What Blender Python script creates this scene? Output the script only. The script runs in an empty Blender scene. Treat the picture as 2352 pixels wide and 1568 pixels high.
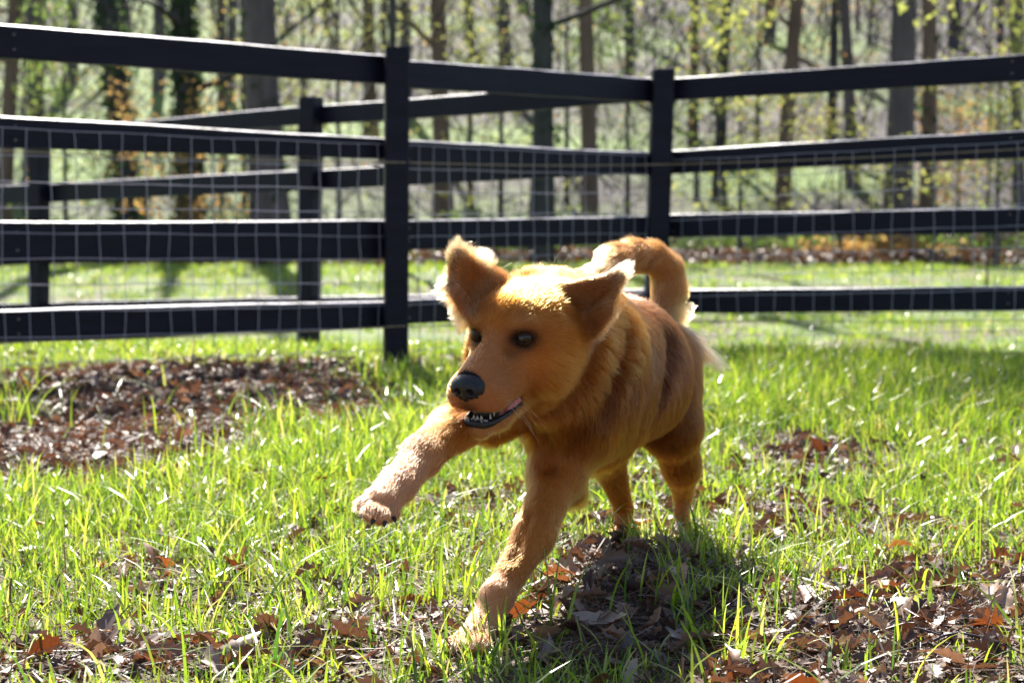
import bpy, math, random
import numpy as np
from mathutils import Vector, Matrix, kdtree

random.seed(7)
rng = np.random.default_rng(7)
S = bpy.context.scene
COL = S.collection

# ------------------------------------------------------------------ camera
FPX, CX, CY, CAMH = 4350.0, 1176.0, 784.0, 0.60      # focal length and centre in units of a 2352 px wide frame
PITCH = math.atan(282 / FPX)
cam_d = bpy.data.cameras.new('camera')
cam = bpy.data.objects.new('camera', cam_d)
COL.objects.link(cam)
cam.location = (0, 0, CAMH)
cam.rotation_euler = (math.pi / 2 - PITCH, 0, 0)
cam_d.sensor_width = 36.0
cam_d.lens = 36.0 * FPX / 2352.0
cam_d.clip_start = 0.05
cam_d.clip_end = 900
cam_d.dof.use_dof = True
cam_d.dof.focus_distance = 2.66
cam_d.dof.aperture_fstop = 6.6
cam_d.dof.aperture_blades = 7
S.camera = cam

# ------------------------------------------------------------------ light
SUN_EL, SUN_AZ, EXPOSURE = math.radians(44), math.radians(-9), 1.80
world = bpy.data.worlds.new('World')
S.world = world
world.use_nodes = True
wn = world.node_tree
sky = wn.nodes.new('ShaderNodeTexSky')
sky.sky_type = 'NISHITA'
sky.sun_disc = False
sky.sun_elevation = SUN_EL
sky.sun_rotation = SUN_AZ % (2 * math.pi)
wn.links.new(sky.outputs[0], wn.nodes['Background'].inputs[0])
wn.nodes['Background'].inputs[1].default_value = 0.06
sl = bpy.data.lights.new('sun', 'SUN')
sl.energy = 5.0
sl.angle = math.radians(0.53)
sl.color = (1.0, 0.95, 0.86)
sun = bpy.data.objects.new('sun', sl)
COL.objects.link(sun)
sdir = Vector((math.sin(SUN_AZ) * math.cos(SUN_EL), math.cos(SUN_AZ) * math.cos(SUN_EL), math.sin(SUN_EL)))
sun.rotation_euler = sdir.to_track_quat('Z', 'Y').to_euler()
S.view_settings.view_transform = 'Standard'
S.view_settings.look = 'None'
S.view_settings.exposure = EXPOSURE
S.view_settings.gamma = 1.0
S.view_settings.use_curve_mapping = False
S.cycles.use_denoising = True
S.cycles.max_bounces = 8
S.cycles.diffuse_bounces = 4
S.cycles.transmission_bounces = 8
S.cycles.sample_clamp_indirect = 8

# ------------------------------------------------------------------ helpers
_c, _s = math.cos(PITCH), math.sin(PITCH)


def P(px, py, d):
    """the world point at ground distance d on the line of sight through that spot of the photograph"""
    xr, yr = (px - CX) / FPX, -(py - CY) / FPX
    dy, dz = _c + yr * _s, -_s + yr * _c
    k = d / dy
    return np.array([xr * k, d, CAMH + dz * k])


def unproj(x, y, z):
    x, y, z = map(np.asarray, (x, y, z))
    zz = z - CAMH
    dep = y * _c - zz * _s
    up = y * _s + zz * _c
    return CX + FPX * x / dep, CY - FPX * up / dep


def smooth(a, b, x):
    t = np.clip((np.asarray(x, float) - a) / (b - a), 0, 1)
    return t * t * (3 - 2 * t)


def link(o, parent=None):
    COL.objects.link(o)
    if parent is not None:
        o.parent = parent
    return o


def tag(o, label=None, cat=None, group=None, kind=None):
    if label: o['label'] = label
    if cat: o['category'] = cat
    if group: o['group'] = group
    if kind: o['kind'] = kind
    return o


def empty(name, loc=(0, 0, 0)):
    o = bpy.data.objects.new(name, None)
    o.location = loc
    o.empty_display_size = .1
    return link(o)


def mesh_np(name, V, Fl, mat, parent=None, smooth_=False, uv=None, mats=None):
    """V (n,3); Fl: list of (m,k) int arrays"""
    me = bpy.data.meshes.new(name)
    V = np.asarray(V, np.float32)
    me.vertices.add(len(V))
    me.vertices.foreach_set('co', V.ravel())
    loops = np.concatenate([f.ravel() for f in Fl]).astype(np.int32)
    tot = np.concatenate([np.full(len(f), f.shape[1], np.int32) for f in Fl])
    me.loops.add(len(loops))
    me.loops.foreach_set('vertex_index', loops)
    me.polygons.add(len(tot))
    me.polygons.foreach_set('loop_start', np.concatenate([[0], np.cumsum(tot)[:-1]]).astype(np.int32))
    me.polygons.foreach_set('loop_total', tot)
    me.polygons.foreach_set('use_smooth', np.full(len(tot), smooth_, bool))
    me.update(calc_edges=True)
    me.materials.append(mat)
    o = bpy.data.objects.new(name, me)
    return link(o, parent)


class MB:
    """collects boxes and tubes into one mesh"""
    def __init__(s):
        s.v, s.f, s.n = [], [], 0

    def add(s, V, F):
        s.v.append(np.asarray(V, float))
        s.f.append(np.asarray(F) + s.n)
        s.n += len(V)

    def box(s, c, ax, half, bevel=0.0):
        ax = [np.asarray(a, float) for a in ax]
        c = np.asarray(c, float)
        V = [c + ax[0] * i * half[0] + ax[1] * j * half[1] + ax[2] * k * half[2] for i in (-1, 1) for j in (-1, 1) for k in (-1, 1)]
        s.add(V, [(0, 1, 3, 2), (4, 6, 7, 5), (0, 4, 5, 1), (2, 3, 7, 6), (0, 2, 6, 4), (1, 5, 7, 3)])

    def tube(s, pts, rad, n=6, cap=True):
        pts = np.asarray(pts, float)
        rad = np.broadcast_to(rad, (len(pts),)).astype(float)
        T = np.gradient(pts, axis=0)
        T /= np.linalg.norm(T, axis=1)[:, None] + 1e-12
        ref = np.array([0, 0, 1.]) if abs(T[0][2]) < .9 else np.array([1., 0, 0])
        A = np.cross(T, ref); A /= np.linalg.norm(A, axis=1)[:, None] + 1e-12
        B = np.cross(T, A)
        th = np.arange(n) * 2 * math.pi / n
        V = pts[:, None] + rad[:, None, None] * (A[:, None] * np.cos(th)[None, :, None] + B[:, None] * np.sin(th)[None, :, None])
        m = len(pts)
        i, j = np.meshgrid(np.arange(m - 1), np.arange(n), indexing='ij')
        a = i * n + j; b = i * n + (j + 1) % n
        Fq = np.stack([a, b, b + n, a + n], -1).reshape(-1, 4)
        s.add(V.reshape(-1, 3), Fq)

    def build(s, name, mat, parent=None, smooth_=False):
        if not s.v: return None
        return mesh_np(name, np.concatenate(s.v), [np.concatenate(s.f)], mat, parent, smooth_)


# ------------------------------------------------------------------ materials
def new_mat(name):
    m = bpy.data.materials.new(name)
    m.use_nodes = True
    return m, m.node_tree, m.node_tree.nodes['Principled BSDF']


def N(nt, t, **kw):
    n = nt.nodes.new(t)
    for k, v in kw.items():
        if k.startswith('i_'):
            key = k[2:]
            n.inputs[int(key) if key.isdigit() else key].default_value = v
        else:
            setattr(n, k, v)
    return n


def ramp(nt, stops, interp='LINEAR'):
    r = nt.nodes.new('ShaderNodeValToRGB')
    r.color_ramp.interpolation = interp
    e = r.color_ramp.elements
    while len(e) < len(stops): e.new(0.5)
    for k, (p, c) in enumerate(stops):
        e[k].position = p
        e[k].color = (*c, 1) if len(c) == 3 else c
    return r


def noise_mat(name, stops, scale=5, detail=6, rough=.8, bump=.3, bscale=40, spec=.3, stretch=(1, 1, 1), bdist=.01):
    m, nt, b = new_mat(name)
    tc = N(nt, 'ShaderNodeTexCoord')
    mp = N(nt, 'ShaderNodeMapping'); mp.inputs['Scale'].default_value = stretch
    nt.links.new(tc.outputs['Object'], mp.inputs[0])
    n = N(nt, 'ShaderNodeTexNoise', i_Scale=scale, i_Detail=detail)
    nt.links.new(mp.outputs[0], n.inputs['Vector'])
    r = ramp(nt, stops)
    nt.links.new(n.outputs[0], r.inputs[0])
    nt.links.new(r.outputs[0], b.inputs['Base Color'])
    b.inputs['Roughness'].default_value = rough
    b.inputs['Specular IOR Level'].default_value = spec
    n2 = N(nt, 'ShaderNodeTexNoise', i_Scale=bscale, i_Detail=8)
    nt.links.new(mp.outputs[0], n2.inputs['Vector'])
    bp = N(nt, 'ShaderNodeBump', i_Strength=bump, i_Distance=bdist)
    nt.links.new(n2.outputs[0], bp.inputs['Height'])
    nt.links.new(bp.outputs[0], b.inputs['Normal'])
    return m


def leafy_mat(name, stops, trans=.5, rough=.4, spec=.5, by='island', tcol=None, nscale=None):
    """thin translucent blades and leaves; colour picked per piece"""
    m, nt, b = new_mat(name)
    if by == 'island':
        g = N(nt, 'ShaderNodeNewGeometry'); src = g.outputs['Random Per Island']
    else:
        g = N(nt, 'ShaderNodeObjectInfo'); src = g.outputs['Random']
    r = ramp(nt, stops)
    if nscale:
        tc = N(nt, 'ShaderNodeTexCoord')
        nz = N(nt, 'ShaderNodeTexNoise', i_Scale=nscale, i_Detail=5)
        nt.links.new(tc.outputs['Object'], nz.inputs['Vector'])
        ma = N(nt, 'ShaderNodeMath', operation='MULTIPLY_ADD')
        ma.inputs[1].default_value = .9; ma.inputs[2].default_value = -.45
        nt.links.new(nz.outputs[0], ma.inputs[0])
        ad = N(nt, 'ShaderNodeMath', operation='ADD', use_clamp=True)
        nt.links.new(ma.outputs[0], ad.inputs[0]); nt.links.new(src, ad.inputs[1])
        src = ad.outputs[0]
    nt.links.new(src, r.inputs[0])
    nt.links.new(r.outputs[0], b.inputs['Base Color'])
    b.inputs['Roughness'].default_value = rough
    b.inputs['Specular IOR Level'].default_value = spec
    t = N(nt, 'ShaderNodeBsdfTranslucent')
    if tcol:
        mx = N(nt, 'ShaderNodeMix', data_type='RGBA', blend_type='MULTIPLY'); mx.inputs[0].default_value = 1
        nt.links.new(r.outputs[0], mx.inputs[6]); mx.inputs[7].default_value = (*tcol, 1)
        nt.links.new(mx.outputs[2], t.inputs[0])
    else:
        nt.links.new(r.outputs[0], t.inputs[0])
    ms = N(nt, 'ShaderNodeMixShader'); ms.inputs[0].default_value = trans
    nt.links.new(b.outputs[0], ms.inputs[1]); nt.links.new(t.outputs[0], ms.inputs[2])
    nt.links.new(ms.outputs[0], nt.nodes['Material Output'].inputs[0])
    return m


M_paint = noise_mat('black_fence_paint', [(.3, (.0040, .0038, .0100)), (.7, (.009, .0085, .021))], scale=3, rough=.45, bump=.7, bscale=16, spec=.2, stretch=(1, 1, 9), bdist=.005)
def sunlit_tops(m):
    # sunlit rims painted as a pale colour on the faces that look up
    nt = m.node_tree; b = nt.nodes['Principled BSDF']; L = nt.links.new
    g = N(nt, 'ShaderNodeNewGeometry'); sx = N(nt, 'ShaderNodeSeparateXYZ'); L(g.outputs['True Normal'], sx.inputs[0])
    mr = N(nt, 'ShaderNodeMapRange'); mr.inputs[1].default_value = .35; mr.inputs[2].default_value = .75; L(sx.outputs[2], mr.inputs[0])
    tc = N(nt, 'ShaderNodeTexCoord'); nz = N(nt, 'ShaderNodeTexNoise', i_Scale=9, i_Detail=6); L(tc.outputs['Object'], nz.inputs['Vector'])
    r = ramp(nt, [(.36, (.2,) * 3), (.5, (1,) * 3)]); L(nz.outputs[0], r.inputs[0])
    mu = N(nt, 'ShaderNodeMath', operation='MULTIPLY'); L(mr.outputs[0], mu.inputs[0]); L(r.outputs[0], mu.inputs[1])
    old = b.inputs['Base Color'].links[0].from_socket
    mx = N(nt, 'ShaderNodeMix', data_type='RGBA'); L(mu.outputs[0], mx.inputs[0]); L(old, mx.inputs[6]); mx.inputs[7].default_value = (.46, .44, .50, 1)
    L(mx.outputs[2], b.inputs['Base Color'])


sunlit_tops(M_paint)
M_wire = noise_mat('galvanised_wire', [(.3, (.34, .33, .39)), (.7, (.48, .47, .54))], scale=9, rough=.45, bump=0, spec=.5)
M_wire.node_tree.nodes['Principled BSDF'].inputs['Metallic'].default_value = .15
M_strand = noise_mat('tan_fence_strand', [(.3, (.30, .22, .13)), (.7, (.42, .33, .20))], scale=30, rough=.4, bump=0)
M_bark = {
    'grey': noise_mat('grey_bark', [(.3, (.070, .052, .054)), (.7, (.15, .12, .12))], scale=5, bump=.9, bscale=9, stretch=(1, 1, .25), bdist=.03),
    'brown': noise_mat('brown_bark', [(.3, (.10, .065, .045)), (.7, (.22, .15, .11))], scale=5, bump=.9, bscale=9, stretch=(1, 1, .25), bdist=.03),
    'dark': noise_mat('dark_bark', [(.3, (.030, .030, .032)), (.7, (.075, .07, .065))], scale=5, bump=.9, bscale=9, stretch=(1, 1, .25), bdist=.03),
}
M_ivy = leafy_mat('ivy_leaf', [(0, (.02, .045, .02)), (1, (.06, .11, .035))], trans=.3, spec=.1, rough=.7)
M_yleaf = leafy_mat('spring_leaf', [(0, (.23, .26, .07)), (.5, (.31, .33, .08)), (1, (.40, .39, .12))], trans=.6, spec=.1, rough=.7)
M_gleaf = leafy_mat('green_leaf', [(0, (.08, .14, .03)), (1, (.20, .28, .06))], trans=.55, spec=.1, rough=.7)
M_oleaf = leafy_mat('orange_leaf', [(0, (.40, .22, .07)), (1, (.50, .34, .12))], trans=.6, spec=.1, rough=.7)
M_twig = noise_mat('twig', [(.3, (.060, .046, .058)), (.7, (.12, .095, .115))], scale=3, bump=0)
M_grass = leafy_mat('grass_blade', [(0, (.06, .14, .03)), (.3, (.17, .29, .035)), (.55, (.28, .40, .04)), (.8, (.38, .47, .06)), (.9, (.44, .48, .10)), (1, (.56, .48, .30))], trans=.55, rough=.32, spec=.6, tcol=(1.0, 1.0, .5))
M_dead = leafy_mat('dead_leaf', [(0, (.10, .055, .032)), (.35, (.20, .12, .075)), (.6, (.30, .19, .12)), (.85, (.36, .15, .04)), (1, (.42, .30, .20))], trans=.28, rough=.42, spec=.5, by='object', tcol=(1, .55, .25), nscale=14)
M_litter = leafy_mat('leaf_litter', [(0, (.05, .03, .024)), (.4, (.12, .075, .058)), (.75, (.20, .13, .105)), (.9, (.20, .12, .07)), (1, (.36, .29, .22))], trans=.22, rough=.5, spec=.3, tcol=(1, .6, .3))


# ------------------------------------------------------------------ ground
def H(x, y):
    x, y = np.asarray(x, float), np.asarray(y, float)
    h = -0.17 * smooth(8.3, 10.2, y + .25 * x) * (1 - smooth(15, 20, y))
    h = h + .012 * np.sin(3.1 * x + 1.3) * np.sin(2.3 * y) + .006 * np.sin(7.3 * x) * np.sin(6.1 * y + 1)
    ppx = CX + FPX * x / np.maximum(y, .5); ppy = 502 + FPX * CAMH / np.maximum(y, .5)
    h = h + .05 * np.exp(-((ppx - 420) / 380) ** 2 - ((ppy - 890) / 32) ** 2)          # the heap of leaves by the left fence
    h = h + .03 * np.exp(-((ppx - 1450) / 220) ** 2 - ((ppy - 1400) / 110) ** 2)
    t = np.clip(y - 27, 0, None)
    hill = .17 * t * smooth(0, 8, t) + .0009 * t * t
    hill = hill * (1 - .55 * smooth(110, 200, t)) + .6 * np.sin(x * .13) * smooth(5, 30, t)
    return h + hill


def grid_mesh(name, xs, ys, mat, kind='structure'):
    X, Y = np.meshgrid(xs, ys, indexing='ij')
    V = np.stack([X, Y, H(X, Y)], -1).reshape(-1, 3)
    n, m = X.shape
    i, j = np.meshgrid(np.arange(n - 1), np.arange(m - 1), indexing='ij')
    a = (i * m + j).ravel()
    F = np.stack([a, a + m, a + m + 1, a + 1], -1)
    return tag(mesh_np(name, V, [F], mat, smooth_=True), kind=kind)


def px_of(x, y):
    return CX + FPX * x / np.maximum(y, .3), 502 + FPX * CAMH / np.maximum(y, .3)


BARE = [(740, 872, 170, 26, 1.0), (1490, 1238, 150, 30, .85), (190, 1030, 440, 85, 1.6), (520, 960, 330, 60, .9), (430, 935, 480, 72, 1.6), (40, 1000, 360, 75, 1.0), (380, 1040, 230, 42, .9), (700, 905, 230, 45, .8), (1950, 1530, 420, 150, 1.0),
        (2260, 1370, 300, 85, .9), (1420, 1440, 220, 130, 1.1), (1330, 1330, 120, 50, .6), (200, 1545, 380, 55, .9), (820, 1500, 320, 70, .65),
        (1860, 1065, 150, 40, .9), (1700, 1190, 260, 40, .6), (1500, 1120, 150, 40, .6), (330, 1330, 160, 26, .5), (1080, 1180, 120, 50, .45),
        (620, 1430, 200, 30, .35), (1950, 1230, 330, 35, .6), (1250, 870, 100, 25, .5), (1900, 790, 400, 14, .7), (990, 850, 180, 16, .6), (1180, 1500, 130, 60, .5)]


def bare(x, y):
    px, py = px_of(x, y)
    b = np.zeros_like(px)
    for (a, c, rx, ry, s) in BARE:
        b = np.maximum(b, s * np.exp(-(((px - a) / rx) ** 2 + ((py - c) / ry) ** 2) ** 1.5))
    b = b + .32 * (np.sin(9 * x + 2 * np.sin(5 * y)) * np.sin(8 * y + 1.7 * np.sin(6 * x)))
    return np.clip(b, 0, 1)


def ground_mat():
    m, nt, b = new_mat('ground_soil_and_turf')
    tc = N(nt, 'ShaderNodeTexCoord')
    L = nt.links.new
    n1 = N(nt, 'ShaderNodeTexNoise', i_Scale=38, i_Detail=8); L(tc.outputs['Object'], n1.inputs['Vector'])
    soil = ramp(nt, [(.3, (.035, .024, .017)), (.5, (.10, .07, .05)), (.7, (.20, .15, .115))]); L(n1.outputs[0], soil.inputs[0])
    n2 = N(nt, 'ShaderNodeTexNoise', i_Scale=3.0, i_Detail=6); L(tc.outputs['Object'], n2.inputs['Vector'])
    turf = ramp(nt, [(.35, (.035, .06, .014)), (.55, (.08, .125, .022)), (.7, (.15, .17, .05))]); L(n2.outputs[0], turf.inputs[0])
    n3 = N(nt, 'ShaderNodeTexNoise', i_Scale=.16, i_Detail=5); L(tc.outputs['Object'], n3.inputs['Vector'])
    nadd = N(nt, 'ShaderNodeMath', operation='MULTIPLY_ADD'); nadd.inputs[1].default_value = -.0055
    sx0 = N(nt, 'ShaderNodeSeparateXYZ'); L(tc.outputs['Object'], sx0.inputs[0]); L(sx0.outputs[0], nadd.inputs[0]); L(n3.outputs[0], nadd.inputs[2])
    wood = ramp(nt, [(.36, (.040, .030, .034)), (.46, (.052, .044, .036)), (.52, (.075, .105, .030)), (.62, (.13, .20, .040))]); L(nadd.outputs[0], wood.inputs[0])
    sx = N(nt, 'ShaderNodeSeparateXYZ'); L(tc.outputs['Object'], sx.inputs[0])
    f1 = N(nt, 'ShaderNodeMapRange'); f1.inputs[1].default_value = 8.0; f1.inputs[2].default_value = 9.5; L(sx.outputs[1], f1.inputs[0])
    f2 = N(nt, 'ShaderNodeMapRange'); f2.inputs[1].default_value = 24; f2.inputs[2].default_value = 29; L(sx.outputs[1], f2.inputs[0])
    n4 = N(nt, 'ShaderNodeTexNoise', i_Scale=1.1, i_Detail=4); L(tc.outputs['Object'], n4.inputs['Vector'])
    r4 = ramp(nt, [(.40, (.25,) * 3), (.52, (1,) * 3)]); L(n4.outputs[0], r4.inputs[0])
    mu = N(nt, 'ShaderNodeMath', operation='MULTIPLY'); L(f1.outputs[0], mu.inputs[0]); L(r4.outputs[0], mu.inputs[1])
    a = N(nt, 'ShaderNodeMix', data_type='RGBA'); L(mu.outputs[0], a.inputs[0]); L(soil.outputs[0], a.inputs[6]); L(turf.outputs[0], a.inputs[7])
    c = N(nt, 'ShaderNodeMix', data_type='RGBA'); L(f2.outputs[0], c.inputs[0]); L(a.outputs[2], c.inputs[6]); L(wood.outputs[0], c.inputs[7])
    L(c.outputs[2], b.inputs['Base Color'])
    b.inputs['Roughness'].default_value = .85
    b.inputs['Specular IOR Level'].default_value = .25
    bp = N(nt, 'ShaderNodeBump', i_Strength=.9, i_Distance=.02); L(n1.outputs[0], bp.inputs['Height']); L(bp.outputs[0], b.inputs['Normal'])
    return m


M_ground = ground_mat()
ys = np.concatenate([np.linspace(-30, 1.4, 12), np.arange(1.5, 9, .06), np.arange(9, 24, .3), np.arange(24, 80, 1.2), np.linspace(80, 420, 50)])
xs = np.concatenate([-np.geomspace(260, 4.2, 40), np.arange(-4, 4, .07), np.geomspace(4.2, 260, 40)])
ground = grid_mesh('ground', xs, ys, M_ground)

# ------------------------------------------------------------------ fences
def rail(parent, a, b, ha, hb, thick=.034, name='rail', off=0.0):
    """a board between plan points, top and bottom heights given at both ends"""
    a2, b2 = np.array(a[:2], float), np.array(b[:2], float)
    t = b2 - a2; ln = np.linalg.norm(t); t /= ln
    n = np.array([-t[1], t[0]])
    if n[1] < 0: n = -n
    V = []
    segs = 14
    wav, wph = random.uniform(.001, .005), random.uniform(0, 6)
    for i in range(segs + 1):
        q = a2 + t * ln * i / segs
        sag = wav * math.sin(math.pi * i / segs * 1.3 + wph)
        top = ha[0] + (hb[0] - ha[0]) * i / segs + random.uniform(-.0014, .0014) + sag
        bot = ha[1] + (hb[1] - ha[1]) * i / segs + random.uniform(-.0014, .0014) + sag
        e = .006
        c0, c1 = q + n * off, q + n * (off + thick)
        V += [(*c0, bot), (*c0, top - .0045), (*(c0 + n * .010), top), (*(c1 - n * .010), top), (*c1, top - .0045), (*c1, bot)]
    V = np.array(V)
    F = []
    for i in range(segs):
        for k in range(6):
            F.append((i * 6 + k, i * 6 + (k + 1) % 6, (i + 1) * 6 + (k + 1) % 6, (i + 1) * 6 + k))
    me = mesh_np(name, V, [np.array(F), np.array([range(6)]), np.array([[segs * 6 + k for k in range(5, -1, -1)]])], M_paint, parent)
    return me


def post(parent, x, y, top, bot, w, dirv, name='post', lean=0.0):
    t = np.array(dirv, float); t /= np.linalg.norm(t)
    n = np.array([-t[1], t[0]])
    hw = w / 2; b = .006
    ring = [(-hw + b, -hw), (hw - b, -hw), (hw, -hw + b), (hw, hw - b), (hw - b, hw), (-hw + b, hw), (-hw, hw - b), (-hw, -hw + b)]
    V = []
    zs = [bot, .3 * top, .7 * top, top - .012, top]
    for k, z in enumerate(zs):
        s = .93 if k == len(zs) - 1 else 1
        for (u, v) in ring:
            q = np.array([x, y]) + t * u * s + n * v * s
            V.append((q[0] + lean * (z - top), q[1], z))
    F = []
    for i in range(len(zs) - 1):
        for k in range(8):
            F.append((i * 8 + k, i * 8 + (k + 1) % 8, (i + 1) * 8 + (k + 1) % 8, (i + 1) * 8 + k))
    m = (len(zs) - 1) * 8
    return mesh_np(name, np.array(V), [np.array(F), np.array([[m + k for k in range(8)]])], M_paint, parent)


fence = empty('board_fence', tuple(P(915, 850, 7.5)[:2]) + (0,))
tag(fence, 'black four-board paddock fence with square wire mesh, running across the picture behind the dog', 'fence')
fence.matrix_world = Matrix.Translation(fence.location)
INV = fence.matrix_world.inverted()


def keep(o, par):
    o.parent = par
    o.matrix_parent_inverse = Matrix.Translation(par.location).inverted()
    return o


def ht(py, d, px=1176):
    return P(px, py, d)[2]


# plan points along the near fence:  off-frame left, post1, corner post, off-frame right
q_l0, q_p1, q_p2, q_r0 = P(0, 502, 6.53), P(915, 502, 7.50), P(1519, 502, 8.85), P(2352, 502, 8.10)


def ext(a, b, k):
    return a + (b - a) * k


NAILS = []


def section(pxa, da, pxb, db, ra, rb, exa=0.0, exb=0.0, nrow=10, mesh_top=None, seam=None):
    """boards, mesh between two plan points seen at columns pxa, pxb; ra, rb rows (top,bottom) of the boards there"""
    A, B = P(pxa, 502, da), P(pxb, 502, db)
    A2, B2 = ext(A, B, -exa), ext(A, B, 1 + exb)
    hs = []
    for (ta, ba), (tb, bb) in zip(ra, rb):
        h0 = np.array([ht(ta, da), ht(ba, da)]); h1 = np.array([ht(tb, db), ht(bb, db)])
        hs.append((h0, h1))
        keep(rail(None, A2, B2, h0 - (h1 - h0) * exa, h1 + (h1 - h0) * exb), fence)
    NAILS.append((A, B, hs))
    # welded mesh stapled to the near face of the boards
    mb = MB()
    t = (B2 - A2)[:2]; ln = np.linalg.norm(t); t = t / ln
    n = np.array([t[1], -t[0]]);
    if n[1] > 0: n = -n
    sp = .09
    top0, top1 = ht(mesh_top[0], da), ht(mesh_top[1], db)
    top0, top1 = top0 - (top1 - top0) * exa, top1 + (top1 - top0) * exb
    nv = int(ln / sp)
    rows = 11
    ph = random.random() * 3
    def wp(s, r):
        f = s / ln
        z = top0 + (top1 - top0) * f - r * sp + .0025 * math.sin(2.3 * s + r * .9 + ph)
        z += .0018 * math.sin(11.3 * s + 3.1 * r) 
        bow = .006 * math.sin(1.9 * s + .7 * r) * (0.3 + r / rows)
        q = A2[:2] + t * s + n * (.006 + abs(bow))
        return (q[0], q[1], z)
    for i in range(nv + 1):
        s = i * sp + .02
        if s > ln: break
        mb.tube([wp(s + .004 * math.sin(i * 1.7 + r * .8) + .002 * math.sin(r * 2.9 + i), r) for r in np.linspace(0, rows, 12)], .0014, 4)
    for r in range(rows + 1):
        mb.tube([wp(s, r) for s in np.linspace(0.0, ln, int(ln / .12) + 2)], .0016, 4)
    keep(mb.build('wire_mesh', M_wire), fence)
    return A, B


L0 = [(55, 134), (268, 342), (506, 602), (712, 790)]
L1 = [(127, 193), (317, 364), (505, 595), (690, 752)]
section(0, 6.53, 915, 7.50, L0, L1, exa=.45, mesh_top=(294, 333))
M1 = [(136, 201), (323, 384), (505, 572), (689, 747)]
M2 = [(181, 236), (349, 402), (496, 547), (668, 716)]
section(915, 7.50, 1519, 8.85, M1, M2, mesh_top=(334, 358))
R1 = [(181, 232), (348, 402), (492, 546), (664, 720)]
R2 = [(123, 185), (299, 362), (476, 534), (657, 713)]
section(1519, 8.85, 2352, 8.10, R1, R2, exb=.6, mesh_top=(372, 324))
# posts stand on the near side of boards and mesh
d1 = (q_p1 - q_l0)[:2]
nrm = lambda v: np.array([v[1], -v[0]]) / np.linalg.norm(v)
for (px, d, top, w, dv, lean) in ((915, 7.50, 110, .093, (1, .15), .008), (1519, 8.85, 160, .100, (1, .05), .028)):
    q = P(px, 502, d)
    o = post(None, q[0], q[1] - .058, ht(top, d - .06), -.25, w, dv, lean=lean)
    keep(o, fence)
for (q, dv) in ((ext(q_p1, q_l0, 1.38), d1), (ext(q_p2, q_r0, 1.45), (1, -.4))):
    keep(post(None, q[0], q[1] - .058, 1.27, -.25, .093, dv), fence)
M_nail = noise_mat('nail_head', [(.3, (.10, .09, .09)), (.7, (.24, .22, .21))], scale=60, rough=.5, bump=0)
for (A, B, hs) in NAILS:
    t = (B - A)[:2] / np.linalg.norm((B - A)[:2]); n = np.array([t[1], -t[0]]); n = -n if n[1] > 0 else n
    for f, q in ((.06, A), (-.06, B)):
        for (h0, h1) in hs:
            top, bot = (h0 if f > 0 else h1)
            for k in (.28, .72):
                c = np.array([*(q[:2] + t * f), bot + (top - bot) * k])
                mb = MB(); mb.tube([c, c + np.array([*n, 0]) * .004], .0045, 6)
                V0 = mb.v[0]; mb.add(np.concatenate([V0[6:12]]), [(0, 1, 2, 3)]); mb.add(np.concatenate([V0[6:12]]), [(3, 4, 5, 0)])
                keep(mb.build('nail', M_nail), fence)
# tan strands tied round the posts, one high, one low
for rows in (((-200, 334, 6.35), (0, 346, 6.44), (915, 373, 7.37), (1519, 378, 8.70), (2352, 342, 7.98), (2700, 322, 7.7)),
             ((-200, 798, 6.35), (0, 786, 6.44), (915, 749, 7.37), (1519, 735, 8.70), (2352, 735, 7.98), (2700, 735, 7.7))):
    pts = []
    for k in range(len(rows) - 1):
        a, b = P(*rows[k]), P(*rows[k + 1])
        for s in np.linspace(0, 1, 14)[:-1]:
            q = a + (b - a) * s
            q[2] -= .008 * math.sin(math.pi * s)
            pts.append(q)
    mb = MB(); mb.tube(pts, .0022, 5)
    keep(mb.build('strand', M_strand), fence)

# the fence behind: joins the corner post and runs away to the left
far = empty('board_fence', (P(698, 502, 10.4)[0], 10.4, 0))
tag(far, 'second black board fence without mesh, running off to the left behind the first one', 'fence')


def line_d(px):      # distance on the plan line through corner post and the post at column 711
    a, b = P(1519, 502, 8.95), P(711, 502, 10.45)
    k = (px - CX) / FPX
    # point a + s(b-a) with x = k*y
    s = (k * a[1] - a[0]) / ((b[0] - a[0]) - k * (b[1] - a[1]))
    return a[1] + s * (b[1] - a[1])


FR = [((1519, 178), (711, 244), 232 - 178, 43), ((1519, 348), (711, 390), 50, 46), ((1519, 505), (711, 540), 50, 44), ((1519, 664), (711, 681), 50, 44)]
cols = [1519, 711, 92, -330]
ds = [line_d(c) for c in cols]
for (p0, p1, w0, w1) in FR:
    for k in range(3):
        def row(px):
            f = (px - p0[0]) / (p1[0] - p0[0])
            return p0[1] + (p1[1] - p0[1]) * f, max(30, w0 + (w1 - w0) * f)
        (ta, wa), (tb, wb) = row(cols[k]), row(cols[k + 1])
        A, B = P(cols[k], 502, ds[k]), P(cols[k + 1], 502, ds[k + 1])
        g = .02
        keep(rail(None, ext(A, B, .004 if k else .03), B, (ht(ta, ds[k]), ht(ta + wa, ds[k])), (ht(tb, ds[k + 1]), ht(tb + wb, ds[k + 1])), off=0), far)
for c, d, w in ((711, ds[1], .10), (92, ds[2], .10), (-330, ds[3], .10)):
    q = P(c, 502, d)
    top = 225 + (711 - c) * .098
    keep(post(None, q[0] + .02, q[1] - .06, ht(top, d), -.5, w, (1, -.6), lean=.018), far)

# ------------------------------------------------------------------ grass
def wedge(n, y0, y1, margin=.8, power=2.0):
    """random plan points inside the widened field of view between two distances"""
    u = rng.random(n)
    y = (y0 ** power + u * (y1 ** power - y0 ** power)) ** (1 / power)
    x = (rng.random(n) * 2 - 1) * (.285 * y + margin)
    return x, y


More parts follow.
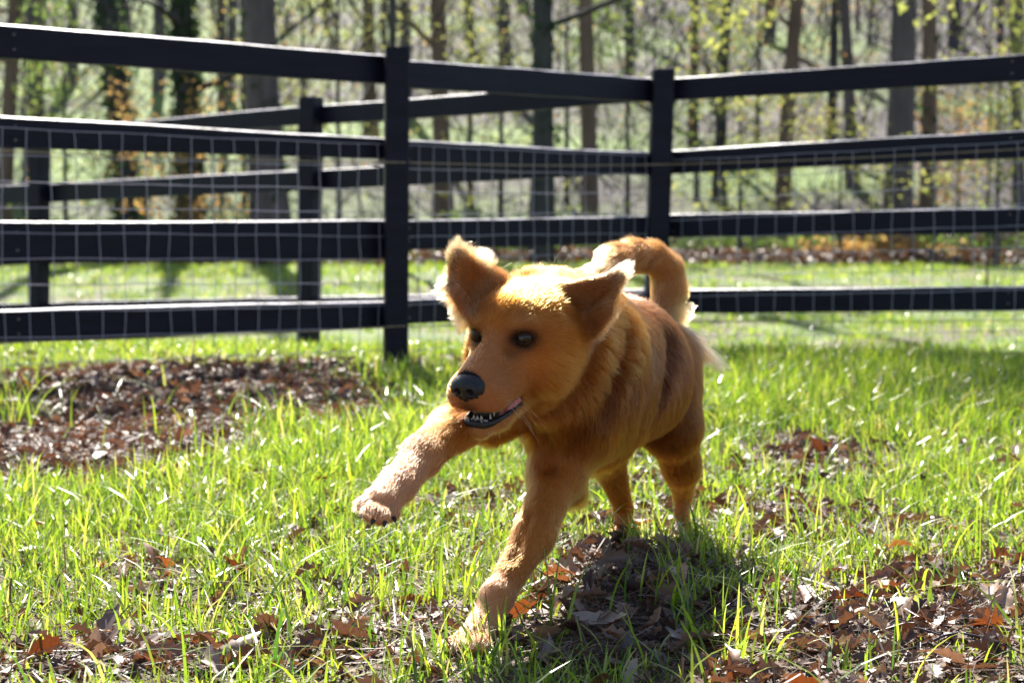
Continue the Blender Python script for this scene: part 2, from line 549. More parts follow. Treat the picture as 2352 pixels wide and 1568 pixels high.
def blades(x, y, h, w, lean, segs):
    n = len(x)
    az = rng.random(n) * 2 * math.pi
    fx, fy = np.cos(az), np.sin(az)              # the way a blade bends
    wx, wy = -fy, fx
    tw = rng.normal(0, .5, n)
    wx, wy = wx * np.cos(tw) + fx * np.sin(tw), wy * np.cos(tw) + fy * np.sin(tw)
    z0 = H(x, y) - .004
    V = np.zeros((n, 2 * segs + 1, 3), np.float32)
    curl = rng.uniform(.3, 1.6, n)
    for k in range(segs + 1):
        s = k / segs
        off = lean * h * (.35 * s + curl * s ** 2.2)
        zz = h * (s - .42 * lean * curl * s ** 2.6)
        cx, cy, cz = x + fx * off, y + fy * off, z0 + zz
        if k < segs:
            ww = w * (1 - .75 * s ** 1.7) * .5
            V[:, 2 * k] = np.stack([cx - wx * ww, cy - wy * ww, cz], -1)
            V[:, 2 * k + 1] = np.stack([cx + wx * ww, cy + wy * ww, cz], -1)
        else:
            V[:, 2 * segs] = np.stack([cx, cy, cz], -1)
    base = np.arange(n)[:, None] * (2 * segs + 1)
    Q = np.concatenate([base + np.array([2 * k, 2 * k + 1, 2 * k + 3, 2 * k + 2]) for k in range(segs - 1)]) if segs > 1 else np.zeros((0, 4), int)
    T = base + np.array([2 * segs - 2, 2 * segs - 1, 2 * segs])
    return V.reshape(-1, 3), Q, T


def tall(x, y):
    px, py = px_of(x, y)
    g = lambda a, b, rx, ry: np.exp(-((px - a) / rx) ** 2 - ((py - b) / ry) ** 2)
    return .048 + .050 * g(640, 1060, 330, 100) + .060 * g(2020, 930, 480, 110) + .045 * g(900, 950, 260, 110) + .02 * g(300, 1180, 500, 120) + .05 * g(20, 980, 70, 70)


def grass_field(name, n_tufts, per, y0, y1, segs, wbase, hmul=1.0, power=2.0, margin=.8, dens=None):
    x, y = wedge(n_tufts, y0, y1, margin, power)
    b = bare(x, y) if dens is None else dens(x, y)
    kp = rng.random(n_tufts) > b ** .6 * 1.02
    x, y, b = x[kp], y[kp], b[kp]
    cnt = rng.integers(max(1, per // 2), per * 2, len(x))
    X, Y, Bb = np.repeat(x, cnt), np.repeat(y, cnt), np.repeat(b, cnt)
    th = np.repeat(rng.uniform(.65, 1.35, len(x)), cnt)
    n = len(X)
    sp = .016 * (1 + .12 * Y)
    X = X + rng.normal(0, 1, n) * sp; Y = Y + rng.normal(0, 1, n) * sp
    hh = tall(X, Y) * hmul * th * rng.uniform(.5, 1.35, n) * (1 - .35 * Bb)
    ww = wbase * rng.uniform(.6, 1.5, n) * (1 + .10 * Y)
    ln_ = np.clip(rng.gamma(2.0, .22, n), .05, 1.25)
    V, Q, T = blades(X, Y, hh, ww, ln_, segs)
    o = mesh_np(name, V, [q for q in (Q, T) if len(q)], M_grass)
    return n


def lawn_dens(x, y):
    return np.clip(.18 + .45 * np.sin(1.3 * x + 2 * np.sin(.5 * y)) * np.sin(.9 * y + 1.5 * np.sin(.7 * x)) + .25 * np.sin(4 * x) * np.sin(3 * y), 0, 1)


cnt_g = 0
cnt_g += grass_field('grass', 8500, 7, 2.0, 4.6, 4, .0026)
tag(bpy.data.objects['grass'], 'bright green spring grass in the foreground round the dog', 'grass', kind='stuff')
gm = []
for nm, args, lab in (('lawn_grass', (20000, 5, 4.6, 9.3, 3, .0034), 'taller green grass in front of the black fence'),
                      ('meadow_grass', (15000, 5, 9.3, 28, 2, .004), 'sunlit lawn beyond the black fences')):
    if nm == 'lawn_grass':
        cnt_g += grass_field(nm, *args)
    else:
        cnt_g += grass_field(nm, *args, hmul=1.25, power=1.3, margin=2, dens=lawn_dens)
    tag(bpy.data.objects[nm], lab, 'grass', kind='stuff')


def tuft(px, py, n, h, spread=.03, w=.004, lean=.55):
    d = CAMH * FPX / (py - 502)
    q = P(px, py, d)
    X = q[0] + rng.normal(0, spread, n); Y = d + rng.normal(0, spread, n)
    return X, Y, h * rng.uniform(.45, 1.2, n), w * rng.uniform(.6, 1.4, n), np.clip(rng.gamma(2, lean / 2, n), .05, 1.4)


TU = [(1085, 1545, 26, .10, .03), (1000, 1560, 40, .08, .05), (1120, 1500, 14, .11, .02), (1560, 1440, 22, .12, .03), (1640, 1490, 26, .11, .035), (1730, 1540, 22, .10, .03),
      (1500, 1285, 8, .06, .03), (1800, 1330, 20, .10, .03), (1880, 1250, 20, .11, .04), (2250, 1300, 22, .12, .04), (2150, 1200, 24, .10, .05),
      (60, 985, 26, .20, .03), (20, 1000, 18, .22, .03), (180, 1330, 26, .09, .05), (700, 1330, 26, .10, .05), (820, 1250, 24, .10, .05), (1950, 1030, 20, .15, .05),
      (2250, 1000, 30, .15, .08), (600, 1010, 30, .17, .06), (450, 1090, 26, .14, .06), (980, 1290, 18, .12, .04), (1400, 1560, 16, .06, .06), (1300, 1545, 14, .05, .05),
      (1960, 1560, 12, .06, .05), (350, 1500, 20, .06, .05), (620, 1545, 16, .06, .05), (1490, 1555, 12, .08, .04), (1745, 1450, 12, .12, .02), (1280, 1480, 5, .14, .01), (1700, 1340, 14, .1, .03)]
lx_, ly_ = wedge(2600, 2.1, 7.5, .3, 1.5)
kl_ = rng.random(2600) > bare(lx_, ly_) * .8; lx_, ly_ = lx_[kl_], ly_[kl_]
parts = [(lx_, ly_, rng.uniform(.07, .16, len(lx_)), rng.uniform(.003, .0062, len(lx_)), np.clip(rng.gamma(3, .25, len(lx_)), .2, 1.5))] + [tuft(a, b, n, h, s) for (a, b, n, h, s) in TU]
X, Y, hh, ww, ll = (np.concatenate([p[k] for p in parts]) for k in range(5))
V, Q, T = blades(X, Y, hh, ww, ll, 6)
tag(mesh_np('grass_tufts', V, [Q, T], M_grass), 'long loose tufts of grass rising from the leaf litter', 'grass', kind='stuff')

# ------------------------------------------------------------------ fallen leaves
def oak_leaf(seed, length=1.0, curl=.6, droop=.3):
    r = random.Random(seed)
    st = 9
    V, F = [], []
    for i in range(st + 1):
        s = i / st
        wd = .26 * math.sin(math.pi * min(1, s * .96 + .03)) ** .7
        lobe = 1.0 if i % 2 else .62
        wd *= lobe * r.uniform(.8, 1.15)
        fwd = .05 if i % 2 else 0
        x = s - .5
        zc = -droop * (x * x) + .04 * math.sin(5 * s + seed)
        for k, u in enumerate((-1, -.5, 0, .5, 1)):
            z = zc + curl * abs(u * wd) ** 1.3 * (1 if u < 0 else r.uniform(.5, 1.1)) * 1.4 + (r.uniform(-.015, .015) if u else 0)
            V.append((x + fwd * abs(u), u * wd * r.uniform(.9, 1.1), z))
    for i in range(st):
        for k in range(4):
            a = i * 5 + k
            F.append((a, a + 1, a + 6, a + 5))
    # stalk
    b = len(V)
    V += [(-.5, -.008, V[2][2]), (-.5, .008, V[2][2]), (-.66, .004, V[2][2] + .03), (-.66, -.004, V[2][2] + .03)]
    F.append((b, b + 1, b + 2, b + 3))
    return np.array(V) * length, np.array(F)


leaf_meshes = []
for k in range(9):
    V, F = oak_leaf(k, 1.0, [.2, .7, 1.1, .4, 1.5, .8, -.6, .5, 1.9][k], [.1, .5, .3, -.4, .6, .9, .4, -.7, .2][k])
    o = mesh_np('leaf_shape', V, [F], M_dead, smooth_=True)
    leaf_meshes.append(o.data)
    bpy.data.objects.remove(o)
CURLW = ['lying flat', 'with curled edges', 'rolled up lengthwise', 'with raised ends', 'folded nearly shut', 'arched upward', 'lying upside down', 'cupped upward', 'rolled into a tube']


def place_words(px, py):
    if py < 760 + 110: return 'close to the fence foot'
    if py < 1110:
        if px < 300: return 'on the leaf heap at the far left'
        if px < 620: return 'on the leaf heap by the mesh'
        if px < 1000: return 'in grass before the near post'
        if px < 1650: return 'in the grass behind the dog'
        return 'in tall grass right of the dog' if px < 2050 else 'in tall grass at the right edge'
    col = ('at far left', 'left of the raised paw', 'under the raised paw', 'beside the planted paw', 'under the dog belly', 'by the hind paws', 'right of hind legs', 'at far right')[int(np.searchsorted([350, 700, 960, 1230, 1470, 1680, 2080], px))]
    row = ('in grass', 'on thin turf', 'in the near litter', 'by the bottom edge')[int(np.searchsorted([1230, 1350, 1470], py))]
    return row + ' ' + col


KEY = [(355, 1325, .11, 0, 0), (550, 1330, .11, 1, 2), (285, 1355, .10, 0, 1), (1880, 1062, .15, 1, 1), (2060, 1285, .11, 0, 1), (1840, 1400, .12, 1, 2), (100, 1545, .11, 0, 0),
       (610, 1480, .13, 2, 1), (1290, 1385, .13, 1, 4), (1560, 1400, .12, 0, 1), (1320, 1440, .14, 2, 5), (1420, 1375, .13, 2, 1), (1480, 1420, .12, 2, 2), (1380, 1480, .13, 2, 3),
       (1250, 1500, .12, 2, 0), (1230, 1420, .10, 1, 1), (1620, 1500, .09, 1, 1), (1840, 1330, .10, 1, 0), (2180, 1560, .13, 2, 1), (2300, 1440, .12, 2, 2), (2080, 1440, .11, 1, 0),
       (930, 1345, .09, 1, 1), (1000, 1400, .08, 2, 1), (820, 1430, .08, 2, 4), (240, 1480, .13, 2, 0), (470, 1560, .14, 2, 1), (700, 1540, .12, 2, 2), (1280, 1270, .12, 2, 7),
       (1600, 1150, .12, 1, 1), (730, 1140, .09, 0, 4), (2290, 1300, .10, 1, 4), (1570, 1345, .09, 0, 1), (1450, 1270, .10, 1, 3), (545, 1345, .09, 0, 3), (380, 1340, .10, 0, 1)]
TONES = ['orange-brown', 'reddish brown', 'greyish brown']
M_tone = [leafy_mat('orange_dead_leaf', [(0, (.15, .065, .03)), (.6, (.26, .12, .05)), (1, (.34, .21, .11))], trans=.28, rough=.42, by='object', tcol=(1, .5, .2), nscale=12),
          leafy_mat('red_brown_dead_leaf', [(0, (.10, .05, .03)), (.5, (.19, .10, .06)), (1, (.30, .19, .12))], trans=.32, rough=.42, by='object', tcol=(1, .5, .25), nscale=12),
          leafy_mat('grey_brown_dead_leaf', [(0, (.14, .09, .07)), (.5, (.26, .18, .14)), (1, (.40, .31, .25))], trans=.22, rough=.38, by='object', tcol=(1, .6, .35), nscale=12)]
tone_meshes = []
for t in range(3):
    row = []
    for me in leaf_meshes:
        c = me.copy(); c.name = 'fallen_leaf'; c.materials[0] = M_tone[t]; row.append(c)
    tone_meshes.append(row)
leaves_xy = []


def add_leaf(x, y, L, tone, shape, flat=.35, lift=.0):
    o = bpy.data.objects.new('fallen_leaf', tone_meshes[tone][shape])
    o.location = (x, y, float(H(x, y)) + .008 + lift + .05 * L)
    o.rotation_euler = (random.gauss(0, flat), random.gauss(0, flat), random.uniform(0, 6.28))
    L *= .66
    o.scale = (L, L * random.uniform(.75, 1.1), L)
    link(o)
    px, py = px_of(np.array(x), np.array(y))
    size = 'big' if L > .11 else ('small' if L < .08 else 'medium')
    tag(o, f'{size} {TONES[tone]} leaf {CURLW[shape]} {place_words(float(px), float(py))}', 'leaf', 'dead oak leaves scattered on the ground')
    leaves_xy.append((x, y))


for (px, py, L, tone, shp) in KEY:
    d = CAMH * FPX / (py - 502)
    add_leaf(P(px, py, d)[0], d, L, tone, shp, flat=.45, lift=.015 if tone == 0 else .005)
tries = 0
while len(leaves_xy) < 285 and tries < 9000:
    tries += 1
    x, y = wedge(1, 2.25, 7.2, .12, 1.15)
    x, y = float(x[0]), float(y[0])
    b = float(bare(np.array(x), np.array(y)))
    if random.random() > b * 1.15 + .05: continue
    add_leaf(x, y, random.uniform(.055, .12), random.choice([0, 1, 1, 2, 2, 2]), random.randrange(9), flat=.4, lift=random.uniform(0, .012))

# the rest of the litter: small leaves and torn bits as one mass
mbv, mbf, off = [], [], 0
seen_lab = {}
for o in [o for o in COL.objects if o.name.startswith('fallen_leaf')]: seen_lab.setdefault(o['label'], []).append(o)
for lab_, os_ in seen_lab.items():
    if len(os_) > 1 and len(lab_.split()) <= 13:
        for o in os_:
            a_ = math.degrees(o.rotation_euler[2]) % 360
            o['label'] = lab_ + (' tip rightward' if a_ < 45 or a_ >= 315 else ' tip fenceward' if a_ < 135 else ' tip leftward' if a_ < 225 else ' tip nearward')
small = [oak_leaf(50 + k, 1.0, [.6, 1.2, .2, 1.8][k], .4) for k in range(4)]


def rot_all(V, n, sz):
    a = rng.random(n) * 6.283; b = rng.normal(0, .45, n); c = rng.normal(0, .45, n)
    ca, sa, cb, sb, cc, sc = np.cos(a), np.sin(a), np.cos(b), np.sin(b), np.cos(c), np.sin(c)
    R = np.zeros((n, 3, 3))
    R[:, 0, 0] = ca * cb; R[:, 0, 1] = ca * sb * sc - sa * cc; R[:, 0, 2] = ca * sb * cc + sa * sc
    R[:, 1, 0] = sa * cb; R[:, 1, 1] = sa * sb * sc + ca * cc; R[:, 1, 2] = sa * sb * cc - ca * sc
    R[:, 2, 0] = -sb; R[:, 2, 1] = cb * sc; R[:, 2, 2] = cb * cc
    return np.einsum('nij,vj->nvi', R, V) * sz[:, None, None]


def scatter(Vs, Fs, x, y, sz, lift):
    global off
    W = rot_all(Vs, len(x), sz)
    W[:, :, 0] += x[:, None]; W[:, :, 1] += y[:, None]; W[:, :, 2] += (H(x, y) + lift)[:, None]
    mbv.append(W.reshape(-1, 3))
    mbf.append((np.arange(len(x))[:, None, None] * len(Vs) + Fs[None]).reshape(-1, 4) + off)
    off += len(x) * len(Vs)


def litter_pts(n, y0, y1, power, floor=.06, scale=1.0, margin=.4):
    x, y = wedge(n, y0, y1, margin, power)
    k = rng.random(n) < np.clip(bare(x, y) * scale + floor, 0, 1)
    return x[k], y[k]


for k, (Vs, Fs) in enumerate(small):
    x, y = litter_pts(2600, 2.2, 8.2, 1.6)
    scatter(Vs, Fs, x, y, rng.uniform(.028, .06, len(x)), rng.uniform(.006, .03, len(x)))
bit = np.array([(-.5, -.12, 0), (.1, -.22, .05), (.5, 0, -.02), (.05, .2, .07), (-.4, .1, .03), (0, 0, -.06)])
bitF = np.array([(0, 1, 5, 4), (1, 2, 3, 5), (5, 3, 4, 4)])[:2]
bitF = np.array([(0, 1, 5, 4), (1, 2, 3, 5)])
for s in range(2):
    x, y = litter_pts(62000, 2.1, 8.4, 1.5, floor=.26)
    scatter(bit, bitF, x, y, rng.gamma(2.2, .0065, len(x)) + .004, rng.uniform(.002, .016, len(x)))
straw = np.array([(-.5, -.012, 0), (.5, -.008, .02), (.5, .008, .02), (-.5, .012, 0)])
x, y = litter_pts(30000, 2.1, 8.0, 1.5, floor=.42)
scatter(straw, np.array([(0, 1, 2, 3)]), x, y, rng.uniform(.03, .12, len(x)), rng.uniform(.004, .02, len(x)))
# the leaves by the far edge of the lawn
x, y = wedge(9000, 24, 31, 3, 1.0)
scatter(small[0][0], small[0][1], x, y, rng.uniform(.10, .22, len(x)), rng.uniform(.0, .18, len(x)))
tag(mesh_np('leaf_litter', np.concatenate(mbv), [np.concatenate(mbf)], M_litter), 'brown mat of torn leaves and dry stalks covering the bare soil', 'leaf litter', kind='stuff')

# sticks
for (px, py, L, az, r, lab) in ((480, 1375, .22, .5, .0025, 'thin dry twig lying across the grass at lower left'), (2000, 1480, .20, -.5, .004, 'pale forked stick on the bare ground at lower right'),
                                (2150, 1510, .16, .2, .003, 'short dark twig beside the pale stick at lower right'), (1010, 1405, .14, .1, .002, 'dark twig lying beside the planted front paw')):
    d = CAMH * FPX / (py - 502)
    q = P(px, py, d)
    mb = MB()
    def stick(c, L, az, r):
        pts = []
        for s in np.linspace(-.5, .5, 8):
            x, y = c[0] + math.cos(az) * s * L, c[1] + math.sin(az) * s * L + .008 * math.sin(9 * s)
            pts.append((x, y, float(H(x, y)) + .014 + .006 * math.sin(7 * s + az)))
        mb.tube(pts, np.linspace(r, r * .4, 8), 6)
    stick(q, L, az, r); stick((q[0] + .03, q[1] + .02), L * .4, az + .7, r * .6)
    tag(mb.build('stick', M_twig), lab, 'stick', 'sticks on the ground')

# ------------------------------------------------------------------ woods
def leaf_cloud(centres, per, rad, size, r=rng):
    n = len(centres) * per
    C = np.repeat(np.asarray(centres, float), per, axis=0) + r.normal(0, 1, (n, 3)) * rad
    a = r.normal(0, 1, (n, 3)); a /= np.linalg.norm(a, axis=1)[:, None]
    b = np.cross(a, r.normal(0, 1, (n, 3))); b /= np.linalg.norm(b, axis=1)[:, None]
    s = (size * r.uniform(.6, 1.4, n))[:, None]
    V = np.stack([C - a * s, C + b * s * .55, C + a * s, C - b * s * .55], 1)
    F = np.arange(n)[:, None] * 4 + np.arange(4)
    return V.reshape(-1, 3), F


def limb_path(p, d, L, n=6, wob=.12, up=.15):
    pts = [np.array(p, float)]
    d = np.array(d, float); d /= np.linalg.norm(d)
    for i in range(n):
        d = d + rng.normal(0, wob, 3) + np.array([0, 0, up / n]); d /= np.linalg.norm(d)
        pts.append(pts[-1] + d * L / n)
    return np.array(pts)


def tree(name, x, y, r0, height, bark, label, group, lean=(0, 0), limbs=9, low=3.0, leafm=None, nleaf=40, ivy=0, leafs=.05, first=None, cat='tree'):
    z = float(H(x, y))
    t = empty(name, (x, y, z))
    tag(t, label, cat, group)
    n = 12
    zs = np.linspace(-.2, height, n)
    pts = np.stack([lean[0] * zs / height * 1.0 + .05 * np.sin(zs * .6 + x) * (r0 / .2), lean[1] * zs / height, zs], -1)
    rr = r0 * (1 - .8 * (zs.clip(0) / height) ** .9); rr[0] = r0 * 1.35
    mb = MB(); mb.tube(pts, rr, 12)
    tr = mb.build('trunk', M_bark[bark], t, True)
    mb = MB(); ends = []
    for i in range(limbs):
        f = low / height + (1 - low / height) * (i + random.random() * .6) / max(1, limbs)
        f = min(f, .97)
        p = np.array([np.interp(f * height, zs, pts[:, k]) for k in range(3)])
        az = random.uniform(0, 6.28)
        L = (height * random.uniform(.12, .28) * (1 - .5 * f) + .3) * (1.15 if cat != 'tree' else 1)
        pth = limb_path(p, (math.cos(az), math.sin(az), random.uniform(.1, .8)), L)
        rb = max(.006, r0 * .35 * (1 - .7 * f))
        mb.tube(pth, np.linspace(rb, rb * .25, len(pth)), 6)
        ends.append(pth[-1])
        for k in range(4):
            j = random.randrange(2, len(pth))
            p2 = limb_path(pth[j], rng.normal(0, 1, 3) + (pth[j] - pth[j - 1]) * 5 / L, L * random.uniform(.25, .5), 4, .2)
            mb.tube(p2, np.linspace(rb * .35, .003, len(p2)), 4)
            ends += [p2[-1], p2[2]]
    mb.build('crown', M_bark[bark], t, True)
    if leafm and nleaf and ends:
        V, F = leaf_cloud(ends, nleaf, (.16 + .02 * height) * (.75 if cat != 'tree' else 1), leafs)
        o = mesh_np('foliage', V, [F], leafm, t)
    if 'above the dog' in label:  # added clump above the frame, placed to shade the grass at back right
        ce = np.array([-1.3, 0.0, 17.3]) + rng.normal(0, 1, (200, 3)) * np.array([.95, .95, .8])
        V, F = leaf_cloud(ce, 14, .16, .05)
        mesh_np('foliage', V, [F], M_gleaf, t)
        mb = MB()
        for k in range(40):
            mb.tube([(0, 0, 14 + random.random() * 3), ce[k] * .6 + np.array([0, 0, 6.5]), ce[k]], [.05, .03, .008], 5)
        mb.build('crown', M_bark[bark], t, True)
    if ivy:
        q = rng.random(ivy) * height * .55
        a = rng.random(ivy) * 6.283
        rad = np.interp(q, zs, rr) + .03
        C = np.stack([np.interp(q, zs, pts[:, 0]) + np.cos(a) * rad, np.interp(q, zs, pts[:, 1]) + np.sin(a) * rad, q], -1)
        V, F = leaf_cloud(C, 3, .04, .05)
        mesh_np('ivy', V, [F], M_ivy, t)
    return t


GR = 'tall trees standing behind the fence'
def at_px(px, py, d):
    return P(px, py, d)


#  px at row 480, px at row 0, width px, distance, bark, label, ivy, low limb height
BIG = [(288, 243, 58, 27.0, 'dark', 'leaning ivy-covered trunk at the left, above the dark second rail', 900, 3.2),
       (430, 420, 62, 29.0, 'dark', 'dark trunk thick with ivy, second from the left of the big trees', 1400, 2.2),
       (622, 606, 90, 26.0, 'grey', 'broad grey trunk behind the far fence post', 150, 3.3),
       (1022, 1000, 44, 31.0, 'brown', 'blurred brown trunk just right of the near fence post', 0, 2.5),
       (1241, 1250, 52, 24.5, 'dark', 'dark straight trunk above the dog, half way between the two near posts', 250, 2.8),
       (1350, 1346, 42, 29.0, 'brown', 'reddish brown trunk left of the corner post', 0, 3.5),
       (1652, 1672, 30, 33.0, 'dark', 'slim dark trunk right of the corner post', 120, 3.0),
       (1800, 1828, 40, 30.0, 'brown', 'brown trunk leaning slightly right, between the slim dark one and the twin trunks', 0, 3.0),
       (1962, 1935, 30, 34.0, 'grey', 'thin grey trunk left of the thick twin trunk', 60, 3.0),
       (2066, 2068, 72, 26.5, 'grey', 'thickest grey trunk at the right, standing in a heap of orange leaves', 0, 4.5),
       (2130, 2130, 42, 27.5, 'brown', 'brown trunk standing close beside the thickest one at the right', 60, 4.5),
       (905, 900, 20, 22.0, 'dark', 'thin dark stem rising above the near fence post', 0, 2.0),
       (12, 30, 42, 28.0, 'brown', 'brown trunk at the left edge of the picture', 0, 2.5),
       (95, 80, 46, 36.0, 'grey', 'blurred grey trunk near the left edge', 0, 2.5),
       (855, 850, 30, 40.0, 'brown', 'far brown trunk left of the near fence post', 0, 3.0),
       (2340, 2330, 26, 33.0, 'grey', 'slim grey trunk at the right edge of the picture', 0, 2.5),
       (1905, 1915, 24, 37.0, 'dark', 'slender dark trunk further back between the brown trunk and the twin trunks', 0, 3.0),
       (1590, 1600, 22, 38.0, 'brown', 'slender far trunk beside the top of the corner post', 0, 2.5),
       (515, 505, 26, 41.0, 'grey', 'slender far trunk between the ivy trunk and the broad grey one', 0, 2.5)]
for (pa, pb, w, d, bark, lab, ivy, low) in BIG:
    q = P(pa, 480, d); q0 = P(pb, 0, d)
    hgt = random.uniform(11, 15) if 'above the dog' not in lab else 20.0
    slope = (q0[0] - q[0]) / (q0[2] - q[2]) if 'above the dog' not in lab else 0.0
    x0 = q[0] - slope * (q[2] - float(H(q[0], d)))
    tree('tree', x0, d, w / FPX * d / 2 * 1.02, hgt, bark, lab, GR, lean=(slope * hgt, 0), limbs=10, low=low,
         leafm=random.choice([M_yleaf, M_yleaf, M_gleaf]), nleaf=0, ivy=ivy, leafs=.05)

# young trees and shrubs in fresh leaf: (px, base distance, height, leaves material, leaf count, label)
SH = [(560, 33, 4.6, M_yleaf, 4, 'young tree with sparse yellow leaves behind the broad grey trunk'),
      (335, 25, 1.9, M_oleaf, 6, 'low shrub with orange-yellow leaves beside the leaning ivy trunk'),
      (490, 27, 2.0, M_oleaf, 6, 'shrub with orange-yellow leaves between the two ivy-covered trunks'),
      (780, 31, 5.2, M_yleaf, 8, 'bushy yellow-green sapling left of the near fence post'),
      (1080, 33, 5.6, M_yleaf, 10, 'dense yellow-leaved sapling right of the near fence post'),
      (1150, 29, 5.0, M_yleaf, 10, 'dense yellow-leaved sapling left of the dark straight trunk'),
      (1440, 31, 4.6, M_gleaf, 10, 'green sapling left of the corner post'),
      (1500, 18, 3.6, M_yleaf, 5, 'sapling with bright yellow-green leaves over the corner post'),
      (1740, 36, 5.5, M_oleaf, 16, 'orange-leaved small tree glowing between the slim and the brown trunk'),
      (1700, 25, 2.6, M_yleaf, 7, 'low yellow-green shrub right of the corner post'),
      (1930, 25.5, 1.9, M_yleaf, 6, 'low yellow shrub in front of the thin grey trunk'),
      (2270, 18, 3.6, M_yleaf, 8, 'sapling with large pale yellow leaves at the upper right'),
      (2290, 23, 2.6, M_yleaf, 12, 'yellowish shrub behind the right-hand fence panel'),
      (1600, 33, 4.6, M_gleaf, 6, 'thin green sapling behind the corner post'),
      (150, 26, 3.4, M_gleaf, 8, 'green shrub near the left edge behind the fences'),
      (60, 31, 4.4, M_yleaf, 7, 'yellow-green shrub at the left edge'),
      (700, 31, 5.0, M_yleaf, 12, 'yellow-green thicket right of the broad grey trunk'),
      (1300, 33, 5.0, M_gleaf, 14, 'grey-green thicket between the dark and the reddish trunks'),
      (2200, 29, 2.2, M_oleaf, 10, 'low orange shrub right of the twin trunks')]
for (px, d, h, lm, nl, lab) in SH:
    q = P(px, 502, d)
    tree('shrub', q[0], d, .013 if d < 20 else .02 + .006 * h, h, 'dark', lab, 'shrubs and saplings in fresh spring leaf', limbs=6 if d < 20 else 14, low=2.5 if d < 20 else .35, leafm=lm, nleaf=nl * (3 if d < 20 else 1), leafs=.045 if d < 20 else .034, cat='shrub')

# ferny brush along the foot of the wood, in pieces one can tell apart
for i, (px, d, w, lm, lab) in enumerate([(1700, 27.5, 2.4, M_gleaf, 'pale brush right of the dog tail under the third board'), (1050, 27, 2.6, M_gleaf, 'grey-green brush left of the dark trunk foot'),
                                         (450, 27, 3.2, M_gleaf, 'dark brush between the third and bottom boards at the left'), (2260, 27, 2.4, M_gleaf, 'scrubby brush at the right edge under the third board'),
                                         (1330, 27.5, 1.6, M_gleaf, 'brush clump behind the dog ears')]):
    q = P(px, 502, d)
    t = empty('brush', (q[0], d, float(H(q[0], d)) - .05)); tag(t, lab, 'brush', 'brush along the foot of the wood')
    C = np.stack([rng.normal(0, w / 2.2, 300), rng.normal(0, .5, 300), np.abs(rng.normal(0, .28, 300))], -1)
    V, F = leaf_cloud(C, 8, .10, .045); mesh_np('foliage', V, [F], lm, t)
    mb = MB()
    for c in C[:200]:
        p = limb_path((c[0], c[1], 0), (rng.normal(0, .5), rng.normal(0, .5), 1), .35 + c[2], 3, .3)
        mb.tube(p, [.008, .006, .004, .003], 3)
    mb.build('stems', M_twig, t)['kind'] = 'stuff'

# root heap with orange leaves under the thickest tree
q = P(2010, 590, 26.0)
C = np.stack([rng.normal(0, .45, 260), rng.normal(0, .25, 260), np.abs(rng.normal(0, .13, 260))], -1)
V, F = leaf_cloud(C, 8, .06, .05)
t = mesh_np('leaf_heap', V, [F], M_oleaf); t.location = (q[0], 26.0, float(H(q[0], 26)))
tag(t, 'orange-brown heap of leaves at the foot of the thickest trunk', 'leaf heap')

# the wood beyond: trunks, twigs and leaves that read as one mass
mb = MB()
NB = 130
bd = rng.uniform(42, 120, NB); bx = (rng.random(NB) * 2 - 1) * (.34 * bd + 4)
for x, y in zip(bx, bd):
    z = float(H(x, y)); h = random.uniform(9, 17); r = random.uniform(.05, .20)
    lx = random.gauss(0, .5)
    mb.tube([(x, y, z - .3), (x + lx * .3, y, z + h * .4), (x + lx, y, z + h)], [r, r * .7, r * .2], 6)
fw = mb.build('far_woods', noise_mat('far_bark', [(.3, (.085, .073, .088)), (.7, (.15, .13, .15))], scale=2, bump=0), None, True); tag(fw, 'grey mass of bare trunks climbing the hillside', 'woods', kind='stuff')
NT = 16000
ty = rng.uniform(30, 95, NT); tx = (rng.random(NT) * 2 - 1) * (.33 * ty + 3)
tz = H(tx, ty) + rng.uniform(0, 7, NT)
a = np.stack([tx, ty, tz], -1)
dr = rng.normal(0, 1, (NT, 3)); dr[:, 2] = np.abs(dr[:, 2]) + .4; dr /= np.linalg.norm(dr, axis=1)[:, None]
b_ = a + dr * rng.uniform(.6, 2.6, NT)[:, None]
w = np.stack([np.ones(NT), np.zeros(NT), np.zeros(NT)], -1) * rng.uniform(.006, .022, NT)[:, None]
wv = np.stack([np.zeros(NT), np.zeros(NT), np.ones(NT)], -1) * 0
V = np.stack([a - w, a + w, b_ + w * .5, b_ - w * .5], 1).reshape(-1, 3)
F = np.arange(NT)[:, None] * 4 + np.arange(4)
# second set of faces at right angles, so that a twig has body from every side
w2 = np.stack([np.zeros(NT), np.ones(NT), np.zeros(NT)], -1) * np.linalg.norm(w, axis=1)[:, None]
V2 = np.stack([a - w2, a + w2, b_ + w2 * .5, b_ - w2 * .5], 1).reshape(-1, 3)
tag(mesh_np('brushwood', np.concatenate([V, V2]), [np.concatenate([F, F + len(V)])], M_twig), 'grey tangle of bare twigs under the trees', 'brushwood', kind='stuff')
for nm, lm, n, seed, lab in (('woodland_foliage', M_yleaf, 460, 3, 'thin haze of yellow new leaves among the far trees'), ('green_understory', M_gleaf, 620, 4, 'soft green understory leaves on the hillside'),
                             ('dry_understory', M_oleaf, 260, 5, 'scattered dry orange leaves still hanging in the wood')):
    rr_ = np.random.default_rng(seed)
    cy = rr_.uniform(32, 90, n); cx = (rr_.random(n) * 2 - 1) * (.33 * cy + 3)
    cz = H(cx, cy) + rr_.gamma(2, 1.1, n)
    V, F = leaf_cloud(np.stack([cx, cy, cz], -1), 38, .55, .036, rr_)
    tag(mesh_np(nm, V, [F], lm), lab, 'foliage', kind='stuff')

